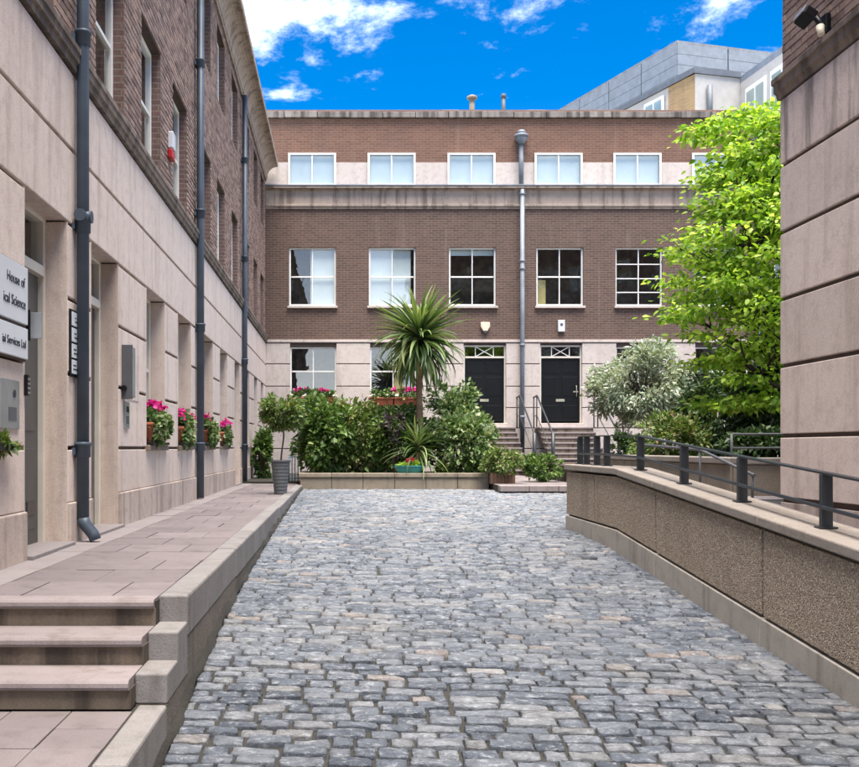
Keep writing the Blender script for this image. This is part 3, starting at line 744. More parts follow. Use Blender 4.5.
drainpipe(16.17, .062, 8.6, [.02, 2.0, 3.9, 6.4], 'slim blue-grey drainpipe between the second and third flower-box windows')
drainpipe(23.63, .062, 8.58, [.02, 2.1, 4.6, 7.0], 'slim blue-grey drainpipe beside the farther doorway near the corner')

# ------------------------------------------------------------------ rear building
rb = thing('brick_house', 'three-storey brown brick house closing the court with two black doors and pale stone base', 'house', (6, D + 4, TER))
xb = XF_BACK(D); S = F / D
ux = lambda x: (x - VX) / S
XB1 = 18.0
wxs = [289, 368.8, 449, 536.4, 615.6, 694.6, 774.4]
W1 = [(ux(x), ux(x + 47), 4.58, 6.47) for x in wxs]
W2 = [(ux(x - 1), ux(x + 47), 8.47, 9.55) for x in wxs]
W0 = [(ux(290), ux(336.5), 1.68, 3.26), (ux(370), ux(416.5), 1.68, 3.26), (ux(616), ux(662), 1.68, 3.26), (ux(695), ux(741), 1.68, 3.26)]
DR = [(ux(463.5), ux(506), .80, 3.32), (ux(540), ux(582), .80, 3.32)]
wall('wall_backing', 'groove', rb, xb, WX - .2, XB1, -1.5, 3.40, [(a - .02, b + .02, c - .02, d + .02) for a, b, c, d in W0 + DR], .3, .004)
courses(rb, xb, WX + .032, XB1, [TER - .05, -.02, .645, 1.30, 1.99, 2.71, 3.385], W0 + DR, .03, .22, .03, 'stone_grey')
box('string_course', 'stone_grey', rb, WX + .034, XB1, -.05, .2, 3.40, 3.49, .012, xb)
wall('brick_wall', 'brick_back', rb, xb, WX - .2, XB1, 3.49, 7.72, W1, .25)
prof_b = [(.2, 7.70), (-.05, 7.70), (-.05, 7.76), (-.09, 7.78), (-.09, 7.84), (-.05, 7.86), (-.05, 8.28), (-.12, 8.32), (-.20, 8.34), (-.20, 8.40), (.2, 8.40)]
xx = WX + .02
while xx < XB1:
    e = min(xx + 2.2, XB1); MB(xb).prism([(0, 0)], 'x', 0, 0) if False else MB(lambda p: Vector((p.x, D + p.y, p.z))).prism(prof_b, 'x', xx + .003, e - .003).build('frieze_block', 'stone_dirty', rb); xx = e
box('lead_ledge', 'lead', rb, WX - .2, XB1, -.22, .3, 8.405, 8.45, .006, xb)
SB = .18
wall('stone_band', 'stone_grey', rb, xb, WX - 2, XB1, 8.452, 9.26, W2, .5, SB - .01)
wall('brick_wall', 'brick_top', rb, xb, WX - 2, XB1, 9.26, 10.68, W2, .5, SB)
xx = WX - 1.5
while xx < XB1:
    e = min(xx + 1.06, XB1)
    box('coping_stone', 'coping', rb, xx + .008, e - .008, SB - .12, SB + .4, 10.68 + random.uniform(-.006, .006), 10.88 + random.uniform(-.01, .01), .015, xb); xx = e
box('roof_edge', 'brick_top', rb, WX - 2, XB1, SB + .02, SB + .7, 10.87, 10.98, .02, xb)
box('roof', 'lead', rb, WX - 2, XB1, SB + .1, 12, 10.5, 10.86, 0, xb)
box('interior_wall', 'interior', rb, WX - 2, XB1, 2.4, 2.5, -1, 10.5, 0, xb)
for z in (.6, 3.9, 7.6): box('interior_floor', 'interior', rb, WX - 2, XB1, .51, 2.4, z, z + .1, 0, xb)
for i in range(len(wxs) + 1): 
    u = (wxs[min(i, 6)] - 18 if i < 7 else wxs[6] + 65); box('interior_partition', 'interior', rb, ux(u) - .05, ux(u) + .05, .51, 2.4, -.9, 10.4, 0, xb)
bl1 = [[('blind', .45, 1, .0, 1)], [('blind', 0, .93, 0, 1)], [('blind', 0, 1, .9, 1)], [('curtain', 0, .2, 0, .45)], None, None, None]  # pale blinds in the first two windows stand in for bright reflected sky
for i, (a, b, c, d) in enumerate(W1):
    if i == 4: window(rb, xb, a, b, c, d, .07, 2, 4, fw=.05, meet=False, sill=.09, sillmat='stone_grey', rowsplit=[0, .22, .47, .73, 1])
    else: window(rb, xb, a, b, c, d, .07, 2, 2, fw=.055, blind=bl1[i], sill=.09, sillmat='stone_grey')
    box('lintel', 'groove', rb, a - .0, b + .0, .002, .2, d + .001, d + .02, 0, xb)
for i, (a, b, c, d) in enumerate(W2):
    window(rb, xb, a, b, c, d, .10, 2, 1, fw=.065, blind=[('blind', 0, 1, 0, 1)])
bl0 = [None, [('curtain', .52, .75, 0, 1), ('blind', .75, .95, 0, .55)], None, None]
for i, (a, b, c, d) in enumerate(W0):
    window(rb, xb, a, b, c, d, .07, 2, 2, fw=.05, blind=bl0[i], sill=.09, sillmat='stone_grey')
for i, (a, b, c, d) in enumerate(DR):
    lz0, lz1 = .86, 2.90
    do = MB(xb).box(a + .05, b - .05, .12, .17, lz0, lz1).build('door', 'black_paint', rb, .004)
    fr = MB(xb).box(a + .002, a + .05, .06, .2, c, d).box(b - .05, b - .002, .06, .2, c, d).box(a + .05, b - .05, .05, .2, lz1 + .002, lz1 + .06).box(a + .05, b - .05, .06, .2, d - .05, d)
    fr.build('frame', 'cream_paint', do, .004)
    q0, q1, r0, r1 = a + .05, b - .05, lz1 + .06, d - .05
    for s in (.27, .73): box('glazing_bar', 'white_paint', do, q0 + (q1 - q0) * s - .012, q0 + (q1 - q0) * s + .012, .08, .11, r0, r1, 0, xb)
    a2, b2 = q0 + (q1 - q0) * .27 + .012, q0 + (q1 - q0) * .73 - .012
    for z0, z1, yy2 in ((r0, r1, .084), (r1, r0, .092)):
        MB(xb).add([(a2, yy2, z0 - .014), (b2, yy2, z1 - .014), (b2, yy2, z1 + .014), (a2, yy2, z0 + .014)] + [(a2, yy2 + .006, z0 - .014), (b2, yy2 + .006, z1 - .014), (b2, yy2 + .006, z1 + .014), (a2, yy2 + .006, z0 + .014)], [(0, 1, 2, 3), (7, 6, 5, 4), (0, 4, 5, 1), (2, 6, 7, 3)]).build('glazing_bar', 'white_paint', do)
    MB(xb).add([(q0, .1, r0), (q1, .1, r0), (q1, .1, r1), (q0, .1, r1)], [(0, 1, 2, 3)]).build('pane', 'glass', do)
    w3 = (b - a - .1 - .16)
    for cx0, cx1 in ((a + .13, a + .13 + w3 * .44), (b - .13 - w3 * .44, b - .13)):
        for z0, z1 in ((.98, 1.38), (1.68, 2.3), (2.42, 2.78)):
            pan = MB(xb); pan.box(cx0, cx1, .112, .121, z0, z1); pan.build('panel', 'black_paint', do, .008)
    box('letter_plate', 'brass', do, (a + b) / 2 - .14, (a + b) / 2 + .14, .106, .119, 1.50, 1.58, .003, xb)
    hx = a + .16 if i == 0 else b - .16
    MB(xb).tube([(hx, .10, 1.66), (hx, .07, 1.70), (hx, .07, 1.98), (hx, .10, 2.02)], .014, 8).build('handle', 'brass', do)
    box('lock', 'brass', do, hx - .10, hx + .06, .10, .119, 1.80, 1.84, .003, xb)
    box('doorstep', 'stone_grey', rb, a - .03, b + .03, -.10, .2, .66, .80, .01, xb)

# roof vents
for x, hh, rr, mt, lab in ((472, .80, .09, 'planter_stone', 'pale mushroom-capped vent pipe on the flat roof'), (503.5, .85, .065, 'pot_grey', 'thin dark vent pipe on the flat roof')):
    v = thing('vent_pipe', lab, 'vent', (ux(x), D + 1.2, 10.86))
    c = (ux(x) * (D + 1.2) / D, D + 1.2, 10.86)
    MB().lathe(c, [(rr, 0), (rr, hh + .05)], 12).build('pipe', mt, v)
    MB().lathe(c, [(rr * 1.05, hh), (rr * 1.9, hh + .03), (rr * 1.9, hh + .10), (rr * .6, hh + .16)] if x < 480 else [(rr * 1.3, hh), (rr * 1.3, hh + .12), (rr * .8, hh + .14)], 12).build('cap', mt, v)
for x in (450, 535):
    v = thing('roof_vent', 'low flat cowl on the roof edge ' + ('beside the mushroom-capped vent' if x == 450 else 'beside the thin dark vent pipe'), 'vent', (ux(x), D + 1, 10.86))
    c = ux(x) * (D + 1) / D
    box('curb', 'lead', v, c - .22, c + .22, D + .8, D + 1.2, 10.86, 11.10); box('lid', 'lead', v, c - .28, c + .28, D + .74, D + 1.26, 11.10, 11.17, .01)

# drainpipes of the rear house
def rear_pipe(x, label, z0=TER):
    X = ux(x); Y = D - .11; t = thing('drainpipe', label, 'drainpipe', (X, Y, z0), 'drainpipes'); r = .075
    MB().tube([(X, D + SB - .14, 9.85), (X, D + SB - .14, 8.46)], r, 12).build('upper_pipe', 'pipe_grey', t)
    MB().tube([(X, D - .15, 8.30), (X, D - .15, z0)], r * .95, 12).build('pipe', 'pipe_grey', t)
    hp = MB().lathe((X, D + SB - .17, 9.80), [(.09, 0), (.12, .06), (.19, .16), (.19, .22), (.225, .23), (.225, .30), (.10, .32), (.15, .36), (.11, .44), (.03, .46)], 14).build('hopper', 'pipe_grey', t)
    for z in (8.15, 6.0, 5.75, 3.3, 1.0): MB().lathe((X, D - .15, z), [(r, -.04), (r * 1.22, -.035), (r * 1.22, .035), (r, .04)], 12).build('collar', 'pipe_grey', t)
rear_pipe(521.5, 'grey drainpipe with round hopper running down between the two black doors')
rear_pipe(757, 'grey drainpipe on the brick wall behind the lime-green tree')

# alarm boxes
t = thing('alarm_box', 'cream shield-shaped alarm box on brick above the black door beside the cordyline', 'alarm box', (ux(485), D, 3.8))
MB(xb).prism([(ux(485) - .15, 4.05), (ux(485) - .15, 3.9), (ux(485) - .07, 3.76), (ux(485) + .07, 3.76), (ux(485) + .15, 3.9), (ux(485) + .15, 4.05)], 'y', -.09, 0).build('cover', 'cream_plastic', t, .02)
MB(xb).prism([(ux(485) - .06, 3.76), (ux(485) - .04, 3.70), (ux(485) + .04, 3.70), (ux(485) + .06, 3.76)], 'y', -.07, 0).build('base', 'pot_grey', t)
t = thing('alarm_box', 'white rectangular alarm box with dark emblem above the right-hand of the two black doors', 'alarm box', (ux(561), D, 3.8))
box('cover', 'sign_white', t, ux(561) - .11, ux(561) + .11, -.09, 0, 3.74, 4.12, .02, xb)
MB(xb).tube([(ux(561), -.088, 3.97), (ux(561), -.095, 3.97)], .05, 12).build('emblem', 'pot_grey', t)
t = thing('alarm_box', 'small red and white alarm box on the brick wall between sash windows', 'alarm box', (WX, 13.75, 4.3))
box('cover', 'sign_white', t, 13.64, 13.86, -.09, -.012, 4.22, 4.46, .015, xl); box('base', 'red_plastic', t, 13.63, 13.87, -.08, -.012, 4.08, 4.21, .015, xl)

# front steps with handrails
def front_steps(i, a, b, lab):
    t = thing('front_steps', lab, 'steps', ((a + b) / 2, D - 2, TER), 'steps to the black doors'); n = 9; rise = (.66 - TER) / n
    A, B = a - .18, b + .18
    for k in range(n):
        top = .66 - rise * k; y0 = D - .75 - .28 * k
        box('riser', 'riser', t, A, B, y0 + .02, y0 + .30, top - rise, top - .05)
        box('tread', 'tread', t, A, B, y0 - .01, (y0 + .30 if k else D - .035), top - .05, top, .01)
    for s, xx in ((0, A - .1), (1, B + .1)):
        h = thing('handrail', 'dark handrail ' + ('beside' if s != i else 'away from') + ' the drainpipe on the steps to the door nearer the ' + ('cordyline' if i == 0 else 'silver tree'), 'handrail', (xx, D - 1, .66), 'handrails of the front steps')
        yt, yb = D - .9, D - .8 - .28 * 8.6; zb = TER + .25
        pts = [(xx, D - .35, .66 + .95), (xx, yt, .66 + .98), (xx, yt - .12, .66 + .93), (xx, yb + .1, zb + 1.0), (xx, yb, zb + .9)]
        MB().tube(pts, .028, 8).build('grip', 'rail', h)
        for y, z0, z1 in ((D - .4, .655, 1.60), (yt + .03, .655, 1.62)): MB().tube([(xx, y, z0), (xx, y, z1)], .02, 8).build('post', 'rail', h)
        MB().tube([(xx, yb, TER - .02), (xx, yb, zb + .98)], .055, 10).build('newel_post', 'rail', h)
        MB().tube([(xx, D - .35, .66 + .35), (xx, yt, .66 + .35), (xx, yb, zb + .35)], .014, 8).build('lower_bar', 'rail', h)
front_steps(0, *DR[0][:2], 'pink stone flight of steps to the black door nearer the cordyline')
front_steps(1, *DR[1][:2], 'pink stone flight of steps to the black door nearer the silver-leaved tree')

# ------------------------------------------------------------------ right building
RX, RY = 4.39, 9.63
rbld = thing('brick_building', 'brick building with streaked pale stone base rising behind the parapet railing', 'building', (RX + 2, 5, pf(5)))
xr = XF_RIGHT(RX)
box('wall_core', 'groove', rbld, -1, RY - .006, .0, 6, -2.2, 3.45, 0, xr)
lv = [-.50, .12, .81, 1.47, 2.13, 2.79, 3.46]
for k, (v0, v1) in enumerate(zip(lv, lv[1:])):
    box('stone_course', 'stone_streaked' if k == 5 else 'stone', rbld, -1, RY, -.03, 6, v0 + .02, v1 - .02, .008, xr)
box('plinth', 'plinth', rbld, -1, RY - .004, -.026, 6, -2.2, -.535, .004, xr)
MB(xr).prism([(.1, 3.46), (-.04, 3.46), (-.05, 3.51), (-.075, 3.53), (-.075, 3.60), (-.10, 3.61), (-.10, 3.66), (.1, 3.67)], 'x', -1, RY + .05).build('string_course', 'string', rbld)
box('brick_core', 'mortar', rbld, -1, RY, .0, 6, 3.64, 8.6, 0, xr)
brick_field(rbld, xr, -1, RY, 3.68, 8.5, [], lambda b: (b[2] > .462 * b[1] + .15, -b[1]))
wv = MB(XF_BACK(RY)); 
box('end_brickwork', 'brick_back', rbld, RX, RX + 6, RY, RY + .012, 3.66, 8.5)
box('cornice', 'stone_dirty', rbld, -1, RY + .3, -.35, 6, 8.6, 9.1, .03, xr)

# floodlight and camera on the right building
t = thing('floodlight', 'small black floodlight and sensor fixed to brick above the stone moulding', 'light', (RX, 8.9, 4.1))
p = px(818, 28, 8.75); X0 = RX - .012
MB().tube([(X0, 8.72, 3.80), (X0 - .06, 8.72, 3.80), (X0 - .10, 8.74, 3.88)], .028, 8).build('arm', 'black_paint', t)
MB().box(X0 - .05, X0, 8.66, 8.78, 3.71, 3.89).build('back_plate', 'black_paint', t, .01)
hd = MB(lambda q: Vector((X0 - .14, 8.80, 3.91)) + Matrix.Rotation(R(35), 3, 'Y') @ (Matrix.Rotation(R(-20), 3, 'X') @ q))
hd.box(-.07, .05, -.06, .10, -.05, .06).build('housing', 'black_paint', t, .012)
hd2 = MB(hd.xf); hd2.box(-.085, -.071, -.05, .09, -.04, .05).build('lens', 'steel', t, .004)
MB().tube([(X0 - .08, 8.70, 3.78), (X0 - .09, 8.66, 3.69)], [.035, .03], 10).build('sensor', 'cream_plastic', t)
t = thing('security_camera', 'small white security camera above the floodlight', 'camera', (RX, 8.6, 4.25))
MB().tube([(X0, 8.52, 4.08), (X0 - .07, 8.52, 4.08)], .015, 8).build('bracket', 'black_paint', t)
MB().tube([(X0 - .07, 8.52, 4.14), (X0 - .075, 8.53, 3.98)], .036, 12).build('body', 'sign_white', t); MB().tube([(X0 - .075, 8.53, 3.98), (X0 - .076, 8.531, 3.95)], .03, 12).build('lens', 'lens_glass', t)

# ------------------------------------------------------------------ far building above the roof
fb = thing('apartment_block', 'grey-clad rooftop storey with pale brick and white walls rising behind the brick house', 'building', (18, 50, -2.6))
def quadwall(mb, a, b, z0, z1, th=.2):
    a, b = Vector(a), Vector(b); d = (b - a).normalized(); n = Vector((d.y, -d.x)); 
    if n.y > 0: n = -n
    vs = [(a.x, a.y, z0), (b.x, b.y, z0), (b.x, b.y, z1), (a.x, a.y, z1)]; vs += [(v[0] - n.x * th, v[1] - n.y * th, v[2]) for v in vs]
    return mb.add(vs, [(0, 1, 2, 3), (7, 6, 5, 4), (0, 4, 5, 1), (1, 5, 6, 2), (2, 6, 7, 3), (3, 7, 4, 0)])
def P2(x, Y): return ((x - VX) * Y / F, Y)
zt = (VY - 43) * 45 / F
c0 = P2(677, 45); l0 = (12.55 - 1.5, 53.2 + 4.0); r0 = (c0[0] + 16, c0[1] + 4.4)
def along(a, b, t): return (a[0] + (b[0] - a[0]) * t, a[1] + (b[1] - a[1]) * t)
m = MB(); m.add([(c0[0], c0[1], -2), (r0[0], r0[1], -2), (r0[0] - 4, r0[1] + 14, -2), (l0[0], l0[1], -2)] + [(c0[0], c0[1], zt - .3), (r0[0], r0[1], zt - .3), (r0[0] - 4, r0[1] + 14, zt - .3), (l0[0], l0[1], zt - .3)], [(4, 5, 6, 7), (0, 1, 5, 4), (1, 2, 6, 5), (2, 3, 7, 6), (3, 0, 4, 7)])
m.v = [Vector((v.x + .1, v.y + .25, v.z)) for v in m.v]
m.build('core', 'clad_dark', fb)
for (A, B, n) in ((c0, l0, 5), (c0, r0, 6)):
    for k in range(n):
        p, q = along(A, B, (k + .012) / n), along(A, B, (k + 1 - .012) / n)
        for j in range(4):
            z1 = zt - .5 * j; quadwall(MB(), p, q, z1 - .485, z1, .12).build('cladding_panel', 'clad_grey', fb)
quadwall(quadwall(MB(), c0, l0, zt, zt + .12, .3), c0, r0, zt, zt + .123, .3).build('parapet_trim', 'lead', fb)
# lower storey in front
Z2 = 42.5; z2 = (VY - 68) * Z2 / F; c1 = P2(695, Z2); l1 = along(c1, (c1[0] - 3.1, c1[1] + 8.2), 1.6); r1 = (c1[0] + 2.2, c1[1] + .55)
yb0 = along(c1, l1, .125)
quadwall(MB(), c1, yb0, 5, z2 - .25).build('brick_panel', 'brick_yellow', fb)
quadwall(MB(), yb0, l1, 5, z2 - .25).build('white_wall', 'render_white', fb)
quadwall(MB(), c1, r1, 5, z2 - .25).build('white_wall', 'render_white', fb)
quadwall(quadwall(MB(), (c1[0] - .08, c1[1] - .1), (l1[0] - .08, l1[1]), z2 - .25, z2, .5), (c1[0] - .08, c1[1] - .1), (r1[0], r1[1] - .1), z2 - .25, z2 + .003, .5).build('roof_edge', 'clad_dark', fb)
for t0, t1 in ((.145, .24), (.29, .45), (.5, .7)):
    p, q = along(c1, l1, t0), along(c1, l1, t1); p = (p[0] - .1, p[1] - .12); q = (q[0] - .1, q[1] - .12)
    wv = quadwall(MB(), p, q, z2 - 2.1, z2 - .55, .08).build('window', 'white_paint', fb)
    for s0, s1 in ((.08, .46), (.54, .92)):
        a, b = along(p, q, s0), along(p, q, s1); quadwall(MB(), (a[0] - .03, a[1] - .03), (b[0] - .03, b[1] - .03), z2 - 1.95, z2 - .7, .02).build('pane', 'glass', wv)
quadwall(MB(), along(c1, l1, .0), l1, 5, z2 - .3, .01); 
vt = along(c1, r1, .3); MB().tube([(vt[0], vt[1] - .15, z2 - 2.6), (vt[0], vt[1] - .15, z2 - .75)], .12, 10).build('vent_pipe', 'clad_dark', fb)
# the bay that comes forward on the right
q0 = r1; q1 = (r1[0] + .5, r1[1] - 4.5); z3 = (VY - 77) * q0[1] / F
quadwall(MB(), q0, q1, 5, z3 - .3).build('white_wall', 'render_white', fb); quadwall(MB(), q0, along(q0, q1, 1.0), z3 - .3, z3, .8).build('roof_edge', 'clad_grey', fb)
for t0, t1 in ((.12, .48), (.56, .95)):
    p, q = along(q0, q1, t0), along(q0, q1, t1); p = (p[0] - .06, p[1]); q = (q[0] - .06, q[1])
    wv = quadwall(MB(), p, q, z3 - 2.6, z3 - .75, .08).build('window', 'white_paint', fb)
    for s0, s1 in ((.08, .46), (.54, .92)):
        a, b = along(p, q, s0), along(p, q, s1); quadwall(MB(), (a[0] - .03, a[1]), (b[0] - .03, b[1]), z3 - 2.4, z3 - .95, .02).build('pane', 'glass', wv)

# ------------------------------------------------------------------ signs on the left building
def tmat(y, z, out=.05):            # text lying on the wall facing +X, reading towards the depth
    return Matrix.Translation((WX + out, y, z)) @ Matrix.Rotation(R(90), 4, 'Z') @ Matrix.Rotation(R(90), 4, 'X')
t = thing('wall_sign', 'white double name board with black lettering on the stone wall before the first door', 'sign', (WX + .03, 7.0, .7))
box('upper_board', 'sign_white', t, 6.45, 7.36, -.075, -.032, .93, 1.36, .004, xl); box('lower_board', 'sign_white', t, 6.45, 7.36, -.075, -.032, .67, .90, .004, xl)
box('backing', 'groove', t, 6.44, 7.38, -.05, -.03, .655, 1.375, .0, xl)
text('lettering', 'House of', 'ink', t, tmat(7.28, 1.20, .076), .105, 'RIGHT'); text('lettering', 'ical Science', 'ink', t, tmat(7.30, 1.04, .076), .105, 'RIGHT')
text('lettering', 'ial Services Ltd', 'ink', t, tmat(7.31, .75, .076), .085, 'RIGHT')
t = thing('entry_panel', 'steel entry phone panel set in stone below the white name board', 'intercom', (WX + .03, 7.1, .2))
box('plate', 'steel', t, 6.85, 7.26, -.045, -.03, .14, .50, .004, xl); box('speaker_grille', 'pot_grey', t, 7.02, 7.18, -.05, -.044, .20, .30, .002, xl); MB(xl).tube([(7.14, -.05, .40), (7.14, -.044, .40)], .03, 10).build('button', 'ink', t)
t = thing('plaque', 'small projecting metal plaque by the frame of the first door', 'plaque', (WX + .03, 7.45, .9))
box('plate', 'steel', t, 7.44, 7.462, -.15, -.03, .84, 1.04, .003, xl); box('mount', 'black_paint', t, 7.42, 7.44, -.07, -.03, .82, 1.06, .003, xl)
t = thing('doorbell', 'black ribbed bell push on stone beside the first door', 'doorbell', (WX + .03, 7.42, .45))
box('body', 'black_paint', t, 7.40, 7.45, -.06, -.03, .40, .56, .004, xl)
for k in range(4): box('button', 'steel', t, 7.405, 7.445, -.066, -.059, .415 + k * .035, .43 + k * .035, 0, xl)
t = thing('directory_board', 'black directory board with four white plates half hidden by the drainpipe', 'sign', (WX + .03, 8.8, .7))
box('backing', 'black_paint', t, 8.62, 8.98, -.05, -.032, .64, 1.24, .004, xl)
for k in range(4):
    pl = box('plate', 'sign_white', t, 8.645, 8.96, -.056, -.049, .665 + k * .143, .79 + k * .143, .003, xl)
    for q in range(2): box('lettering', 'ink', pl, 8.67 + .02 * k, 8.80 - .03 * q, -.058, -.0555, .70 + k * .143 + q * .035, .712 + k * .143 + q * .035, 0, xl)
t = thing('sign_box', 'projecting grey metal sign box on stone before the first flower box', 'sign', (WX + .03, 10.75, .7))
box('box', 'steel', t, 10.72, 10.86, -.15, -.03, .56, 1.12, .01, xl); box('edge', 'pot_grey', t, 10.70, 10.72, -.15, -.03, .54, 1.14, .004, xl); MB(xl).tube([(10.66, -.06, .66), (10.70, -.06, .66)], .03, 10).build('knob', 'black_paint', t)
t = thing('wall_sign', 'white plate with small purple lettering beside the grey sign box', 'sign', (WX + .03, 11.3, .8))
pl = box('plate', 'stone', t, 10.98, 11.60, -.036, -.03, .55, 1.10, .002, xl)
for k, (q, wd, mt) in enumerate(((1.02, .34, 'purple_ink'), (.985, .26, 'pot_grey'), (.80, .22, 'purple_ink'), (.76, .26, 'purple_ink'), (.72, .2, 'purple_ink'), (.62, .3, 'purple_ink'), (.585, .2, 'pot_grey'))):
    box('lettering', mt, pl, 11.02, 11.02 + wd, -.038, -.0355, q, q + .018, 0, xl)
t = thing('entry_panel', 'narrow steel entry phone on stone below the grey sign box', 'intercom', (WX + .03, 10.9, .3))
box('plate', 'steel', t, 10.80, 11.02, -.05, -.03, .22, .52, .004, xl); box('keypad', 'pot_grey', t, 10.86, 10.97, -.055, -.049, .27, .36, .002, xl); box('screen', 'lens_glass', t, 10.86, 10.97, -.055, -.049, .40, .47, .002, xl)
t = thing('plaque', 'small dark plaque on stone beyond the farther drainpipe', 'plaque', (WX + .03, 24.1, .6))
box('plate', 'pot_grey', t, 23.95, 24.3, -.05, -.03, .5, 1.0, .004, xl); box('rim', 'steel', t, 23.93, 24.32, -.04, -.03, .48, 1.02, .004, xl)
# handle rails of the second left door
t = thing('pull_handle', 'pair of dark square pull handles on the door behind the thick drainpipe', 'handle', (WX - .2, 9.8, .2))
for z in (.0, .33): MB(xl).tube([(9.72, .20, z), (9.72, .12, z), (9.72, .12, z + .27), (9.72, .20, z + .27)], .014, 8).build('grip', 'black_paint', t)

# ------------------------------------------------------------------ plants
def flowerbox(y0, y1, label, seed):
    t = thing('flower_box', label, 'flower box', (WX + .02, (y0 + y1) / 2, .04), 'flower boxes on the ledges of the left building')
    box('tray', 'black_paint', t, y0 + .06, y1 - .06, -.10, .10, .04, .075, .004, xl)
    n = 4
    for k in range(n):
        cy = y0 + .17 + (y1 - y0 - .34) * k / (n - 1)
        MB().lathe((WX - .01, cy, .075), [(.07, 0), (.095, .20), (.105, .20), (.105, .25), (.085, .25), (.08, .22)], 14).build('pot', 'terracotta', t)
    P = []; O = []
    for k in range(n * 2):
        cy = y0 + .15 + (y1 - y0 - .3) * rng.uniform(); p, o = blobpts(95, (WX + .02, cy, .36), (.11, .15, .15), .3, 5, .5); P.append(p); O.append(o)
        p, o = blobpts(36, (WX + .09, cy, .22), (.05, .12, .18), .3, 4, .5); P.append(p); O.append(o)
    leaves('foliage', 'leaf_varieg', t, np.concatenate(P), .075, np.concatenate(O), .75)
    P = []
    for k in range(9):
        c = (WX + .02 + rng.uniform(-.05, .06), y0 + .12 + (y1 - y0 - .24) * rng.uniform(), .50 + rng.uniform(-.06, .08)); p, o = blobpts(38, c, (.07, .07, .055), .2, 5, .6); P.append(p)
    leaves('blossom', 'petal', t, np.concatenate(P), .05, None, .9)
fl = ['flower box of pink geraniums in terracotta pots on the ledge beside the grey sign box', 'flower box of pink geraniums in terracotta pots just before the middle drainpipe', 'flower box of pink geraniums in terracotta pots just beyond the middle drainpipe', 'flower box of pink geraniums in terracotta pots nearest the farther doorway']
for (a, b), l in zip(GW[:4], fl): flowerbox(a, b, l, 0)
t = thing('hanging_plant', 'sprig of green leaves in a wall planter beneath the steel entry panel', 'plant', (WX + .1, 7.0, -.05))
box('trough', 'black_paint', t, 6.4, 6.98, -.12, -.031, -.02, .03, .004, xl)
p, o = blobpts(110, (WX + .08, 6.80, .04), (.05, .2, .06), .2, 8, .5); leaves('foliage', 'leaf_mid', t, p, .07, o, .6)

def trough(x0, x1, lab, pink):
    t = thing('window_trough', lab, 'flower box', ((x0 + x1) / 2, D - .2, 1.7))
    for a, b in ((x0, (x0 + x1) / 2 - .02), ((x0 + x1) / 2 + .02, x1)):
        MB().prism([(D - .24, 1.36), (D - .30, 1.58), (D - .10, 1.58), (D - .10, 1.36)], 'x', a, b).build('box', 'terracotta', t, .008)
        MB().prism([(D - .315, 1.575), (D - .315, 1.62), (D - .093, 1.62), (D - .093, 1.575)], 'x', a - .012, b + .012).build('rim', 'terracotta', t, .006)
    P = []; O = []
    for k in range(8):
        p, o = blobpts(110, (x0 + (x1 - x0) * (k + .5) / 8, D - .22, 1.72), (.16, .14, .16), .3, 5, .5); P.append(p); O.append(o)
    leaves('foliage', 'leaf_green', t, np.concatenate(P), .075, np.concatenate(O), .8)
    P = []
    for k in range(pink):
        u = rng.uniform(.45 if pink > 12 else 0, 1); p, o = blobpts(30, (x0 + (x1 - x0) * u, D - .24, 1.86 + rng.uniform(-.04, .05)), (.07, .06, .05), .2, 4, .6); P.append(p)
    leaves('blossom', 'petal', t, np.concatenate(P), .055, None, .9)
trough(W0[1][0], W0[1][1], 'terracotta window trough with bright pink flowers beneath the window behind the cordyline', 16)
trough(W0[0][0], W0[0][1], 'terracotta window trough with a few pink flowers above the leafy shrubs', 6)

# front planter of stone blocks
PY = 22.0; pt = thing('stone_planter', 'long low planter of stone blocks at the far edge of the cobbles', 'planter', (1.2, PY, gz(1, PY)))
PTOP = -.57; xa, xe = -.93, 3.36; n = 6
for k in range(n):
    a, b = xa + (xe - xa) * k / n, xa + (xe - xa) * (k + 1) / n
    box('stone_block', 'planter_stone', pt, a + .004, b - .004, PY, PY + .25, -1.2, PTOP - .10, .012)
    box('coping_stone', 'planter_stone', pt, a + .003 - (.03 if k == 0 else 0), b - .003 + (.03 if k == n - 1 else 0), PY - .035, PY + .30, PTOP - .096, PTOP, .012)
for a in (xa, xe - .25):
    box('stone_block', 'planter_stone', pt, a, a + .25, PY + .254, PY + 2.4, -1.2, PTOP - .10, .012); box('coping_stone', 'planter_stone', pt, a - .03, a + .28, PY + .304, PY + 2.4, PTOP - .096, PTOP, .012)
box('soil', 'soil', pt, xa + .1, xe - .1, PY + .2, PY + 2.4, -1.2, PTOP - .06)
box('back_wall', 'planter_stone', pt, xa, xe, PY + 2.404, PY + 2.6, -1.2, PTOP - .02)

